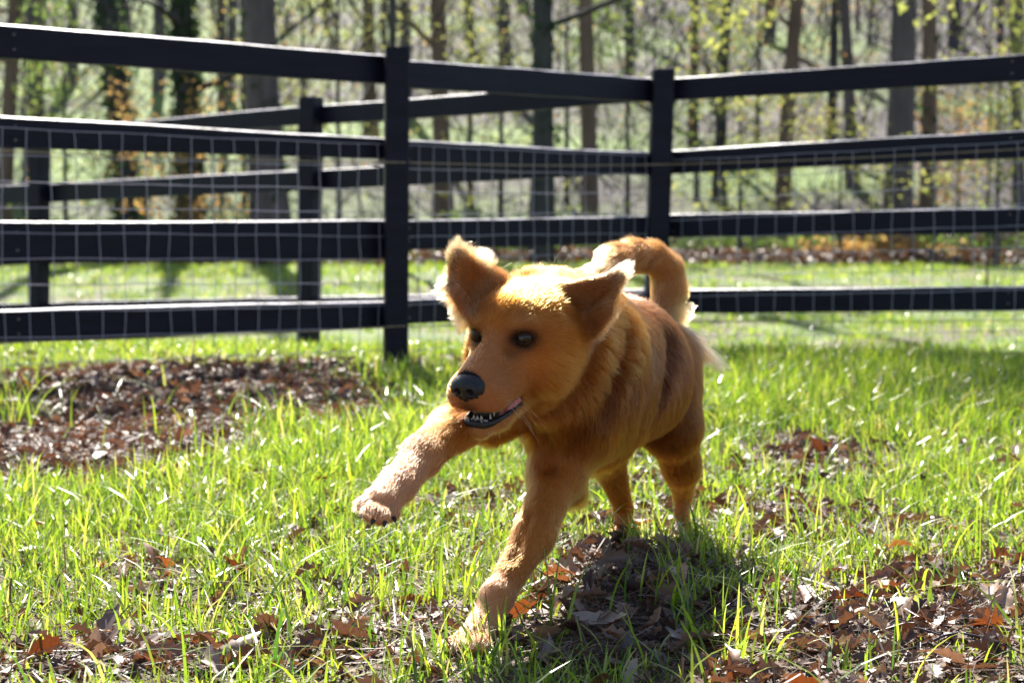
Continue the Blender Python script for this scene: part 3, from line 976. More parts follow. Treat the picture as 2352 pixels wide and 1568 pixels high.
#DOG#
# ------------------------------------------------------------------ the dog
def surface_nets(D, org, h):
    neg = D < 0
    nx, ny, nz = D.shape
    c = [neg[i:nx - 1 + i, j:ny - 1 + j, k:nz - 1 + k] for i in (0, 1) for j in (0, 1) for k in (0, 1)]
    s = sum(x.astype(np.int8) for x in c)
    mask = (s > 0) & (s < 8)
    ci = np.argwhere(mask)
    idx = -np.ones(mask.shape, np.int32)
    idx[mask] = np.arange(len(ci))
    acc = np.zeros((len(ci), 3)); cnt = np.zeros(len(ci))
    offs = [(i, j, k) for i in (0, 1) for j in (0, 1) for k in (0, 1)]
    for a in offs:
        for ax in range(3):
            if a[ax] == 1: continue
            b = list(a); b[ax] = 1
            va = D[ci[:, 0] + a[0], ci[:, 1] + a[1], ci[:, 2] + a[2]]
            vb = D[ci[:, 0] + b[0], ci[:, 1] + b[1], ci[:, 2] + b[2]]
            m = (va < 0) != (vb < 0)
            t = np.where(m, va / np.where(m, va - vb, 1), 0)
            p = np.tile(np.array(a, float), (len(ci), 1)); p[:, ax] += t
            acc[m] += p[m]; cnt[m] += 1
    V = org + h * (ci + acc / cnt[:, None])
    F = []
    for ax in range(3):
        sl0 = [slice(None)] * 3; sl1 = [slice(None)] * 3
        sl0[ax] = slice(0, -1); sl1[ax] = slice(1, None)
        e = neg[tuple(sl0)] != neg[tuple(sl1)]
        u, v = [(1, 2), (2, 0), (0, 1)][ax]
        q = np.argwhere(e)
        ok = (q[:, u] > 0) & (q[:, v] > 0) & (q[:, u] < D.shape[u] - 1) & (q[:, v] < D.shape[v] - 1)
        q = q[ok]
        def g(du, dv):
            r = q.copy(); r[:, u] -= du; r[:, v] -= dv
            return idx[r[:, 0], r[:, 1], r[:, 2]]
        quad = np.stack([g(1, 1), g(0, 1), g(0, 0), g(1, 0)], -1)
        inside0 = neg[q[:, 0], q[:, 1], q[:, 2]]
        quad = np.where(inside0[:, None], quad, quad[:, ::-1])
        F.append(quad)
    return V, np.concatenate(F)


PR = []      # shapes the body is blended from; each also says how the coat lies there


def cap(a, b, ra, rb, k=.03, L=.02, col='body', flow=None, sub=False, lift=.25, flat=None):
    PR.append(dict(t='cap', a=np.asarray(a, float), b=np.asarray(b, float), ra=ra, rb=rb, k=k, L=L, col=col, sub=sub, lift=lift,
                   flow=(np.asarray(b, float) - np.asarray(a, float)) if flow is None else np.asarray(flow, float)))


def ell(c, R, r, k=.03, L=.02, col='body', flow=(0, 1, -.3), sub=False, lift=.25):
    PR.append(dict(t='ell', c=np.asarray(c, float), R=np.asarray(R, float), r=np.asarray(r, float), k=k, L=L, col=col, sub=sub, flow=np.asarray(flow, float), lift=lift))


def tri(a, b, c, th, k=.02, L=.015, col='ear', flow=None, lift=.3):
    a, b, c = (np.asarray(v, float) for v in (a, b, c))
    PR.append(dict(t='tri', a=a, b=b, c=c, th=th, k=k, L=L, col=col, sub=False, flow=(b - a) if flow is None else np.asarray(flow, float), lift=lift))


def sdf(p, X):
    if p['t'] == 'cap':
        ba = p['b'] - p['a']
        l2 = ba @ ba
        t = np.clip(((X - p['a']) @ ba) / max(l2, 1e-9), 0, 1)
        q = X - p['a'] - t[..., None] * ba
        return np.sqrt((q * q).sum(-1)) - (p['ra'] + (p['rb'] - p['ra']) * t)
    if p['t'] == 'ell':
        q = (X - p['c']) @ p['R']
        k0 = np.sqrt(((q / p['r']) ** 2).sum(-1)); k1 = np.sqrt(((q / p['r'] ** 2) ** 2).sum(-1))
        return k0 * (k0 - 1) / np.maximum(k1, 1e-6)
    a, b, c = p['a'], p['b'], p['c']
    ba, cb, ac = b - a, c - b, a - c
    pa, pb, pc = X - a, X - b, X - c
    n = np.cross(ba, ac)
    s = np.sign(pa @ np.cross(ba, n)) + np.sign(pb @ np.cross(cb, n)) + np.sign(pc @ np.cross(ac, n))
    def seg(e, q):
        t = np.clip((q @ e) / (e @ e), 0, 1)
        w = q - t[..., None] * e
        return (w * w).sum(-1)
    de = np.minimum(np.minimum(seg(ba, pa), seg(cb, pb)), seg(ac, pc))
    dp = (pa @ n) ** 2 / (n @ n)
    return np.sqrt(np.where(s < 2, de, dp)) - p['th']


# head frame: forward, left, up, in centimetres from the point between the eyes
HY, HP, HR, HT, HS = -.5005, .1431, -.045, np.array([-.0153, 2.6701, .4353]), 1.0758


def head_rot():
    B = np.array([[0, 1, 0], [-1, 0, 0], [0, 0, 1.]])
    cy, sy, cp, sp, cr, sr = math.cos(HY), math.sin(HY), math.cos(HP), math.sin(HP), math.cos(HR), math.sin(HR)
    return B @ np.array([[cy, -sy, 0], [sy, cy, 0], [0, 0, 1]]) @ np.array([[cp, 0, sp], [0, 1, 0], [-sp, 0, cp]]) @ np.array([[1, 0, 0], [0, cr, -sr], [0, sr, cr]])


HM = head_rot()
u = HS * .01


def Hd(f, l, up):
    return HT + u * (HM @ np.array([f, l, up], float))


def Hv(f, l, up):
    return HM @ np.array([f, l, up], float)


back = Hv(-1, 0, .1)
# --- trunk
DN = (-.30, .35, -1)
cap(P(1318, 795, 3.00), P(1408, 825, 3.18), .098, .100, .05, .018, 'body', flow=DN, lift=.2)
cap(P(1330, 880, 2.93), P(1455, 880, 3.18), .098, .090, .05, .020, 'side', flow=DN, lift=.2)
cap(P(1312, 935, 2.88), P(1370, 955, 3.02), .066, .066, .05, .024, 'chest', flow=(.1, .2, -1))
cap(P(1425, 825, 3.20), P(1485, 820, 3.42), .094, .074, .05, .018, 'body', flow=DN, lift=.2)
cap(P(1470, 880, 3.25), P(1510, 880, 3.40), .072, .062, .05, .018, 'side', flow=DN)
cap(P(1378, 735, 2.95), P(1335, 930, 2.845), .040, .044, .035, .012, 'body', flow=DN)
# --- neck and ruff
cap(P(1300, 755, 3.00), P(1235, 735, 2.84), .078, .070, .05, .026, 'body', flow=P(1320, 735, 3.02) - P(1235, 720, 2.84), lift=.5)
cap(P(1345, 800, 2.92), P(1290, 800, 2.80), .078, .070, .04, .024, 'ruff', flow=(.55, .5, -.35), lift=.45)
cap(P(1305, 895, 2.88), P(1248, 895, 2.76), .058, .044, .04, .020, 'chest', flow=(.2, .2, -1), lift=.3)
# --- thigh and left hind leg
cap(P(1518, 840, 3.43), P(1542, 975, 3.34), .062, .052, .04, .014, 'thigh', flow=(.05, .1, -1))
cap(P(1545, 985, 3.36), P(1566, 1072, 3.44), .044, .031, .03, .013, 'thigh', flow=(.05, .1, -1))
cap(P(1564, 1065, 3.43), P(1569, 1132, 3.52), .031, .0175, .02, .011, 'shank', flow=(.05, .1, -1))
cap(P(1569, 1130, 3.52), P(1563, 1228, 3.49), .0150, .0140, .012, .008, 'leg')
cap(P(1563, 1236, 3.49), P(1556, 1252, 3.42), .024, .022, .015, .008, 'paw')
# --- right hind leg
cap(P(1425, 900, 3.42), P(1385, 1035, 3.32), .062, .036, .04, .018, 'thigh')
cap(P(1393, 1045, 3.32), P(1432, 1165, 3.44), .031, .016, .02, .010, 'shank')
cap(P(1432, 1168, 3.44), P(1425, 1238, 3.41), .0150, .0145, .012, .008, 'leg')
cap(P(1425, 1240, 3.41), P(1415, 1254, 3.34), .024, .022, .015, .008, 'paw')
# --- planted left foreleg
cap(P(1325, 930, 2.90), P(1280, 1085, 2.86), .062, .036, .05, .013, 'chest')
cap(P(1280, 1080, 2.87), P(1314, 1128, 2.89), .034, .022, .025, .016, 'leg')
cap(P(1278, 1095, 2.85), P(1226, 1230, 2.76), .036, .028, .03, .010, 'leg')
cap(P(1226, 1230, 2.76), P(1143, 1368, 2.67), .028, .021, .02, .008, 'leg')
cap(P(1143, 1368, 2.67), P(1112, 1432, 2.645), .0225, .0205, .015, .008, 'paw')
cap(P(1112, 1432, 2.645), P(1085, 1470, 2.60), .0205, .0235, .015, .008, 'paw')
for k, (dx, dd) in enumerate(((-38, .0), (-12, -.035), (18, -.04), (42, -.02))):
    cap(P(1085 + dx * .5, 1470, 2.60 + dd * .4), P(1068 + dx, 1486, 2.575 + dd), .013, .0125, .006, .007, 'paw')
# --- raised right foreleg
cap(P(1225, 890, 2.88), P(1145, 942, 2.80), .046, .036, .035, .012, 'chest')
cap(P(1145, 942, 2.80), P(1042, 982, 2.67), .036, .030, .03, .012, 'leg')
cap(P(1042, 982, 2.67), P(970, 1044, 2.58), .030, .0275, .02, .009, 'leg')
cap(P(970, 1048, 2.58), P(915, 1112, 2.51), .0265, .0225, .015, .009, 'paw')
cap(P(915, 1112, 2.51), P(880, 1150, 2.47), .0225, .0235, .015, .009, 'paw')
for (px, py, d) in ((838, 1160, 2.455), (852, 1178, 2.43), (876, 1184, 2.43), (898, 1176, 2.455)):
    cap(P(px * .6 + 880 * .4, py * .6 + 1150 * .4, 2.465), P(px, py, d), .014, .0125, .006, .010, 'paw')
# --- tail
TP = [(1518, 735, 3.50, .029), (1538, 665, 3.52, .027), (1533, 620, 3.52, .025), (1500, 590, 3.50, .023), (1455, 582, 3.46, .022), (1412, 598, 3.40, .026), (1385, 635, 3.34, .022)]
for a, b in zip(TP[:-1], TP[1:]):
    cap(P(*a[:3]), P(*b[:3]), a[3], b[3], .02, .018, 'tail', lift=.2)
# --- head
I3 = HM
ell(Hd(-5.6, 0, .2), I3, np.array([7.0, 6.4, 5.4]) * u, .02, .012, 'head', back)
ell(Hd(-2.2, 0, 1.5), I3, np.array([3.6, 4.6, 3.3]) * u, .02, .008, 'head', back)
for s in (-1, 1):
    ell(Hd(-5.2, 4.4 * s, -4.2), I3, np.array([5.0, 3.2, 4.6]) * u, .025, .016, 'cheek', Hv(-1, .4 * s, -.4))
    ell(Hd(-.6, 2.9 * s, 1.5), I3, np.array([1.7, 1.9, 1.2]) * u, .012, .006, 'head', back)
    cap(Hd(.5, 1.7 * s, -5.2), Hd(6.6, 1.75 * s, -6.5), 2.6 * u, 2.45 * u, .015, .005, 'muzzle', Hv(-1, .3 * s, -.2))
    cap(Hd(-1.6, 3.0 * s, -2.4), Hd(2.2, 2.0 * s, -4.0), 1.9 * u, 1.8 * u, .012, .006, 'cheek', Hv(-1, .3 * s, -.2))
cap(Hd(-1.5, 0, -2.4), Hd(7.1, 0, -5.6), 3.45 * u, 2.85 * u, .02, .005, 'muzzle', Hv(-1, 0, .15))
cap(Hd(0, 0, -.6), Hd(7.8, 0, -4.0), 1.8 * u, 1.5 * u, .015, .004, 'muzzle', Hv(-1, 0, .1))
cap(Hd(-3.5, 0, -6.8), Hd(2.5, 0, -9.9), 3.5 * u, 2.2 * u, .015, .016, 'jaw', Hv(-1, 0, -.5))
cap(Hd(2.5, 0, -9.9), Hd(6.2, 0, -11.05), 2.1 * u, 1.45 * u, .012, .006, 'jaw', Hv(-1, 0, -.5))
cap(Hd(-9.5, 0, -1.5), P(1290, 770, 2.90), 6.2 * u, .080, .04, .028, 'ruff', flow=(.5, .6, -.3), lift=.4)
for s in (-1, 1):
    ell(Hd(2.3, 2.9 * s, -1.0), I3, np.array([1.3, .9, 1.0]) * u, .014, .004, 'cheek', back, sub=True)
    ell(Hd(-.2, 3.1 * s, 1.75), I3, np.array([1.3, 1.8, .9]) * u, .01, .006, 'head', back)
# mouth opening, eye sockets, nostril recess
ell(Hd(5.0, 0, -9.1), HM @ np.array([[math.cos(.12), 0, -math.sin(.12)], [0, 1, 0], [math.sin(.12), 0, math.cos(.12)]]), np.array([4.7, 4.2, .85]) * u, .006, .004, 'jaw', back, sub=True)
for s in (-1, 1):
    ell(Hd(1.0, 3.75 * s, -.05), I3, np.array([1.2, 1.0, .8]) * u, .010, .003, 'eye', back, sub=True)
# ears flung up by the run
eb, et = P(1112, 668, 2.735), P(1050, 585, 2.70)
tri(P(1128, 640, 2.74), et, P(1098, 705, 2.73), .0065, .02, .010, 'ear', flow=et - eb)
tri(et, P(1036, 655, 2.665), P(1085, 715, 2.71), .0065, .015, .010, 'ear', flow=P(1015, 640, 2.66) - P(1100, 690, 2.72))
tri(P(1036, 655, 2.665), P(1066, 722, 2.68), P(1095, 712, 2.71), .006, .012, .012, 'ear', flow=(-.4, 0, -1))
tri(et, P(1100, 603, 2.74), P(1140, 645, 2.745), .006, .012, .011, 'ear', flow=(.6, .3, .5))
cap(P(1135, 660, 2.76), P(1108, 690, 2.735), .022, .018, .02, .014, 'ear', flow=et - eb)
lb, lt = P(1300, 690, 2.74), P(1422, 632, 2.735)
tri(P(1282, 664, 2.745), lt, P(1335, 742, 2.77), .0065, .02, .010, 'ear', flow=lt - lb)
tri(lt, P(1392, 715, 2.715), P(1330, 742, 2.77), .0065, .015, .011, 'ear', flow=lt - lb)
tri(P(1392, 715, 2.715), P(1338, 826, 2.745), P(1308, 742, 2.75), .007, .015, .011, 'ear', flow=P(1400, 740, 2.74) - lb)
cap(P(1270, 690, 2.77), P(1315, 735, 2.77), .022, .020, .02, .014, 'ear', flow=lt - lb)

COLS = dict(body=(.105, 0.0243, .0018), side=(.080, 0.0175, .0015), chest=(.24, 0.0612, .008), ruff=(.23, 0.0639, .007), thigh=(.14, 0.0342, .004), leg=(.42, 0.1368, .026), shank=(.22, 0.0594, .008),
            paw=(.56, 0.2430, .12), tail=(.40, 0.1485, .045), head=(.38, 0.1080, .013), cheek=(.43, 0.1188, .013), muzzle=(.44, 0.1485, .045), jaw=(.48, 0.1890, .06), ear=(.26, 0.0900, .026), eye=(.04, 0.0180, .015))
hg = .0035
allp = []
for p in PR:
    if p['t'] == 'cap': allp += [p['a'] - max(p['ra'], p['rb']), p['a'] + max(p['ra'], p['rb']), p['b'] - p['rb'], p['b'] + p['rb']]
    elif p['t'] == 'tri': allp += [p['a'], p['b'], p['c']]
lo = np.min(allp, axis=0) - .03; hi = np.max(allp, axis=0) + .03
shp = np.ceil((hi - lo) / hg).astype(int) + 1
D = np.full(shp, .2, np.float32)


def bounds(p):
    if p['t'] == 'cap':
        r = max(p['ra'], p['rb']); a = np.minimum(p['a'], p['b']) - r; b = np.maximum(p['a'], p['b']) + r
    elif p['t'] == 'ell':
        r = p['r'].max(); a = p['c'] - r; b = p['c'] + r
    else:
        q = np.stack([p['a'], p['b'], p['c']]); a = q.min(0) - p['th']; b = q.max(0) + p['th']
    m = p['k'] + .02
    i0 = np.maximum(0, ((a - m - lo) / hg).astype(int)); i1 = np.minimum(shp, ((b + m - lo) / hg).astype(int) + 2)
    return i0, i1


for p in [q for q in PR if not q['sub']] + [q for q in PR if q['sub']]:
    i0, i1 = bounds(p)
    sl = tuple(slice(a, b) for a, b in zip(i0, i1))
    gx, gy, gz = (lo[k] + hg * np.arange(i0[k], i1[k]) for k in range(3))
    X3 = np.stack(np.meshgrid(gx, gy, gz, indexing='ij'), -1)
    d = sdf(p, X3)
    k = p['k']
    cur = D[sl]
    if p['sub']:
        hh_ = np.maximum(k - np.abs(cur + d), 0) / k
        D[sl] = np.maximum(cur, -d) + hh_ * hh_ * k * .25
    else:
        hh_ = np.maximum(k - np.abs(cur - d), 0) / k
        D[sl] = np.minimum(cur, d) - hh_ * hh_ * k * .25


def surf(px, py):
    """distance at which the line of sight first meets the body"""
    for d in np.arange(2.3, 3.8, .003):
        q = P(px, py, d)
        ix = np.round((q - lo) / hg).astype(int)
        if (ix < 0).any() or (ix >= shp).any(): continue
        if D[tuple(ix)] < 0: return d
    return None


GROOVES = [([(1372, 790), (1350, 860), (1308, 920), (1240, 955)], .007, .032), ([(1538, 775), (1530, 870), (1508, 955), (1486, 1005)], .004, .040),
           ([(1436, 760), (1416, 850), (1392, 950)], .0035, .034), ([(1238, 985), (1262, 1065)], .009, .030),
           ([(1292, 712), (1352, 742)], .005, .010), ([(1218, 1175), (1180, 1280)], .004, .014), 
           ([(1560, 930), (1572, 1030)], .004, .02), ([(1060, 1010), (985, 1090)], .003, .012)]
for pts_, r_, k_ in GROOVES:
    ds_ = [surf(*q_) for q_ in pts_]
    for (p0_, d0_), (p1_, d1_) in zip(list(zip(pts_, ds_))[:-1], list(zip(pts_, ds_))[1:]):
        if d0_ is None or d1_ is None or abs(d0_ - d1_) > .15: continue
        g_ = dict(t='cap', a=P(*p0_, d0_), b=P(*p1_, d1_), ra=r_, rb=r_, k=k_)
        i0, i1 = bounds(g_)
        sl = tuple(slice(a, b) for a, b in zip(i0, i1))
        X3 = np.stack(np.meshgrid(*(lo[k] + hg * np.arange(i0[k], i1[k]) for k in range(3)), indexing='ij'), -1)
        d = sdf(g_, X3); cur = D[sl]
        hh_ = np.maximum(k_ - np.abs(cur + d), 0) / k_
        D[sl] = np.maximum(cur, -d) + hh_ * hh_ * k_ * .25
DV, DF = surface_nets(D, lo, hg)
# feet pressed to the ground never dip below it by more than the turf hides
del X3


def coat(Q):
    """blend of flow, hair length, colour and lift at points Q"""
    W = []; 
    for p in PR:
        if p['sub'] and p['col'] != 'eye':
            W.append(np.zeros(len(Q))); continue
        d = np.abs(sdf(p, Q)) if not p['sub'] else np.maximum(np.abs(sdf(p, Q)) - .001, 0) * 1.6
        W.append(np.exp(-d / .007) * (1.0 if not p['sub'] else 2.5))
    W = np.stack(W, 1) + 1e-9
    W /= W.sum(1)[:, None]
    fl = np.stack([p['flow'] / np.linalg.norm(p['flow']) for p in PR])
    return (W @ fl, W @ np.array([p['L'] for p in PR]), W @ np.array([COLS[p['col']] for p in PR]), W @ np.array([p['lift'] for p in PR]))


def face_paint(Q, C):
    q = (Q - HT) @ HM / u
    dk = np.zeros(len(Q))
    for sg in (-1, 1):
        e = np.array([.6, 3.55 * sg, -.12])
        d2 = ((q - e) / np.array([2.0, 1.9, 1.35])) ** 2
        dk = np.maximum(dk, 1.35 * np.exp(-d2.sum(1) ** 1.3))
        # the tear line towards the muzzle
        d3 = ((q - np.array([1.9, 2.5 * sg, -1.1])) / np.array([1.3, .8, 1.0])) ** 2
        dk = np.maximum(dk, .55 * np.exp(-d3.sum(1)))
    lip = np.exp(-(np.abs((q[:, 2] + 8.95) - (q[:, 0] - 5.0) * -.12) / 1.0) ** 4) * ((q[:, 0] > .3) & (q[:, 0] < 8.3) & (q[:, 1] > -3.0) & (q[:, 1] < 4))
    un = np.exp(-(((q - np.array([8.9, 0, -7.3])) / np.array([1.6, 1.5, 1.1])) ** 2).sum(1))
    dk = np.clip(np.maximum(dk, np.maximum(lip * .6, un * .85)), 0, .97)[:, None]
    muzzle_shade = np.exp(-(((q - np.array([4.5, 2.6, -4.6])) / np.array([2.4, 1.6, 1.8])) ** 2).sum(1))[:, None]
    ck = np.exp(-(((q - np.array([-1.5, 5.0, -3.4])) / np.array([3.0, 2.0, 1.3])) ** 2).sum(1))[:, None]
    pal = sum(np.exp(-(((q - np.array([-.4, 2.9 * sg, 2.0])) / np.array([1.9, 1.3, .8])) ** 2).sum(1)) for sg in (-1, 1))[:, None]
    bridge = np.exp(-((q[:, 1] / 1.3) ** 2)) * ((q[:, 0] > 0) & (q[:, 0] < 8.5) & (q[:, 2] > -5.0))
    C = C * (1 - .22 * muzzle_shade) * (1 + .22 * ck) * (1 + .10 * bridge[:, None])  # muzzle-side shade and lit bridge are painted into the coat colour
    C = C * (1 - .40 * pal) + np.array([.66, .36, .12]) * .40 * pal
    return C * (1 - dk) + np.array([.016, .010, .008]) * dk


dog = empty('dog', (float(P(1400, 1300, 3.0)[0]), 3.0, 0))
tag(dog, 'golden retriever running over the grass with ears flying, one forepaw raised and tail curled high', 'dog')


def skin_mat():
    m, nt, b = new_mat('dog_skin_undercoat')
    a = N(nt, 'ShaderNodeAttribute', attribute_name='coat_colour')
    hs = N(nt, 'ShaderNodeHueSaturation'); hs.inputs['Value'].default_value = .8
    nt.links.new(a.outputs['Color'], hs.inputs['Color'])
    nt.links.new(hs.outputs[0], b.inputs['Base Color'])
    b.inputs['Roughness'].default_value = .8
    b.inputs['Specular IOR Level'].default_value = .15
    return m


body = mesh_np('body', DV, [DF], skin_mat(), smooth_=True)
keep(body, dog)
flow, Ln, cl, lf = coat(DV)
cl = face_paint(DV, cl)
_ql = (DV - HT) @ HM / u
_dark = (np.linalg.norm(DV - Hd(8.6, 0, -4.9), axis=1) < 2.15 * u) | ((np.abs((_ql[:, 2] + 8.95) - (_ql[:, 0] - 5.0) * -.12) < .9) & (_ql[:, 0] > .5) & (_ql[:, 0] < 8) & (_ql[:, 1] < 3.6) & (_ql[:, 1] > -2.4))
cl[_dark] = (.012, .008, .008)
ca = body.data.color_attributes.new('coat_colour', 'FLOAT_COLOR', 'POINT')
ca.data.foreach_set('color', np.concatenate([cl, np.ones((len(cl), 1))], 1).astype(np.float32).ravel())


def vertex_normals(V, F):
    n = np.zeros_like(V)
    a, b, c, d = (V[F[:, k]] for k in range(4))
    fn = np.cross(c - a, d - b)
    for k in range(4): np.add.at(n, F[:, k], fn)
    return n / (np.linalg.norm(n, axis=1)[:, None] + 1e-12)


VN = vertex_normals(DV, DF)
fr = np.random.default_rng(11)
a, b, c, d = (DV[DF[:, k]] for k in range(4))
area = .5 * np.linalg.norm(np.cross(c - a, d - b), axis=1)
mid = (a + b + c + d) / 4
camp = np.array([0, 0, CAMH])
fn = VN[DF].mean(1)
# the coat is denser on the head, where single hairs are finest
dens = np.where(np.linalg.norm(mid - HT, axis=1) < .16, 1.7, 1.0) * np.where(mid[:, 2] < .0, .1, 1)
prob = area * dens; prob /= prob.sum()
NH = 260000
fi = fr.choice(len(DF), NH, p=prob)
u1, v1 = fr.random(NH)[:, None], fr.random(NH)[:, None]
ip = lambda A: (A[DF[fi, 0]] * (1 - u1) * (1 - v1) + A[DF[fi, 1]] * u1 * (1 - v1) + A[DF[fi, 2]] * u1 * v1 + A[DF[fi, 3]] * (1 - u1) * v1)
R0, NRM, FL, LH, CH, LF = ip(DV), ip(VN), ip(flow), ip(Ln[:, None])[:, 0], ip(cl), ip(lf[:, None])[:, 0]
NRM /= np.linalg.norm(NRM, axis=1)[:, None]


# places where the coat is special: (point, radius, length factor or None, extra direction, colour or None)
def near(pt, r): return np.exp(-((R0 - pt) ** 2).sum(1) / r ** 2)


def wv(Q, f, ph):
    return np.stack([np.sin(Q @ np.array([1, .7, .3]) * f + ph) + np.sin(Q @ np.array([-.4, 1, .8]) * f * 1.7 + ph * 2),
                     np.sin(Q @ np.array([.2, -.9, 1]) * f + ph * 3) + np.sin(Q @ np.array([1, .3, -.6]) * f * 1.6 + ph),
                     np.sin(Q @ np.array([.8, .5, -1]) * f + ph * 1.7) + np.sin(Q @ np.array([.1, 1, .4]) * f * 1.9 + ph)], 1) * .5


FL = FL / (np.linalg.norm(FL, axis=1)[:, None] + 1e-9)
EXTRA = np.zeros_like(FL)
for (pt, r, lf_, ex, wt) in [
    (P(1568, 755, 3.46), .036, 6.0, (1.3, .2, .05), 2.2),      # breeches under the tail root
    (P(1372, 618, 3.33), .050, 2.2, (-1.0, -.1, .5), 1.2),      # brush at the tail tip
    (P(1485, 625, 3.48), .045, 1.9, (-.1, 0, -1), .8),          # feather hanging inside the tail curve
    (P(1410, 760, 2.90), .07, 1.1, (.8, 0, .2), .5),            # mane edge behind the ear
    (P(1110, 1000, 2.79), .04, 2.2, (.25, .2, -.8), 1.0),       # feather under the raised leg
    (P(1195, 1020, 2.84), .045, 1.5, (-.1, 0, -1), .8),         # chest tuft
    (P(1330, 1060, 3.00), .06, 1.5, (.2, .3, -.8), .6),
    (P(1425, 622, 2.735), .022, 2.6, (.2, .2, .9), .7),         # ear edges
    (P(1392, 715, 2.72), .022, 1.3, (.8, .3, .1), .5),
    (P(1050, 582, 2.70), .020, 2.4, (.3, .3, .8), .6),
    (P(1105, 600, 2.735), .020, 2.6, (.7, .3, .5), .7),
    (P(1028, 655, 2.665), .018, 2.2, (-.9, .2, -.1), .6),
    (P(1064, 724, 2.69), .020, 3.0, (-.6, .1, -.7), .7),
    (P(1340, 640, 3.02), .07, .8, (.2, .2, .7), .3),
    (P(1270, 960, 2.73), .05, .9, (.1, .1, -1), .5)]:
    w_ = near(pt, r)
    LH = LH * (1 + (lf_ - 1) * w_ if lf_ >= 1 else 1 - (1 - lf_) * w_)
    EXTRA += np.array(ex)[None] * (w_ * wt)[:, None]
T_ = FL + EXTRA + wv(R0, 22, 1.0) * .10 + wv(R0, 60, 2.0) * .10
_tn = (T_ * NRM).sum(1)[:, None]
T_ -= NRM * np.where(_tn < 0, _tn, .75 * _tn)
T_ /= np.linalg.norm(T_, axis=1)[:, None] + 1e-9
strand_r = fr.random(NH)
LH = LH * .85 * fr.uniform(.75, 1.12, NH) * np.where(strand_r > .985, 1.6, 1)
LF = LF * np.clip(LH / .016, .40, 1) * fr.uniform(.7, 1.3, NH) + np.where(strand_r > .985, .25, 0)
# nothing grows on nose leather, eyeballs, mouth
nose_c = Hd(8.9, 0, -5.1)
bald = (np.linalg.norm(R0 - nose_c, axis=1) < 2.0 * u) | (near(Hd(1.0, 3.75, 0), .012) > .62) | (near(Hd(1.0, -3.75, 0), .012) > .62)
ql = (R0 - HT) @ HM / u
inmouth = (np.abs((ql[:, 2] + 9.1) - (ql[:, 0] - 5.0) * -.12) < .95) & (ql[:, 0] > .8) & (ql[:, 0] < 8.3) & (ql[:, 1] < 3.4) & (ql[:, 1] > -2.5)
keepm = ~(bald | inmouth) & (R0[:, 2] > -.01)
R0, NRM, T_, LH, CH, LF, EXTRA = (A[keepm] for A in (R0, NRM, T_, LH, CH, LF, EXTRA))
NH = len(R0)
NP = 6
# locks: each hair leans to the tip of a neighbouring guide
ng = NH // 42
gi = fr.choice(NH, ng, replace=False)
gtone = fr.normal(0, .17, ng)
kd = kdtree.KDTree(ng)
for i_, g_ in enumerate(gi): kd.insert(Vector(R0[g_]), i_)
kd.balance()
gk = np.array([kd.find(Vector(q))[1] for q in R0]); gg = gi[gk]
s_ = np.linspace(0, 1, NP)[None, :, None]


def shape(R0, NRM, T_, LH, LF):
    d0 = T_ + NRM * LF[:, None]
    d0 /= np.linalg.norm(d0, axis=1)[:, None]
    g = np.array([.0, .0, -1.0])
    g = (g - NRM * np.minimum(NRM @ g, 0)[:, None])[:, None]
    pts = R0[:, None] + LH[:, None, None] * (s_ * d0[:, None] + .22 * s_ ** 2 * (T_ - .6 * LF[:, None] * NRM)[:, None] + (.10 + 3.5 * LH[:, None, None]) * s_ ** 2 * g)
    return pts


jit = fr.normal(0, 1, (NH, 3))
PT = shape(R0, NRM, T_ + jit * .10, LH, LF)
GT = PT[gg] + (R0 - R0[gg])[:, None] * (1 - .80 * s_)
clump = np.clip((LH - .011) / .02, .0, .72)[:, None, None] * s_ ** 1.3
scaleL = (LH / LH[gg])[:, None, None]
PT = PT * (1 - clump) + GT * clump
PT += jit[:, None] * (.035 * LH)[:, None, None] * s_ ** 1.5
# stray long hairs on the head, cheek and back
tone = 1 + .16 * wv(R0, 90, .3)[:, :1] * .5 + fr.normal(0, .10, (NH, 1)) + .14 * wv(R0, 17, 4.)[:, :1] * .6
tone = tone + gtone[gk][:, None] * np.clip((LH - .010) / .02, 0.28, 1)[:, None]
Qs = R0 - T_ * (R0 * T_).sum(1)[:, None] * .9
tone = tone * (1 + .16 * wv(Qs, 150, 2.2)[:, :1] + .10 * wv(Qs, 70, .7)[:, :1])
# shade of flank and ear fold, deeper shoulder and chest, painted into the coat
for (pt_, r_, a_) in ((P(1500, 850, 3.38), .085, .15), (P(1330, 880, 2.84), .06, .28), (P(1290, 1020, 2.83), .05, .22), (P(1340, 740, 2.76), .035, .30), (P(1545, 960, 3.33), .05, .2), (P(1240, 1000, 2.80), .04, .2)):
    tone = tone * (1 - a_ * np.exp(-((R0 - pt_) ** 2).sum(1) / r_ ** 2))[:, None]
CH = np.clip(CH * tone, .004, .95)
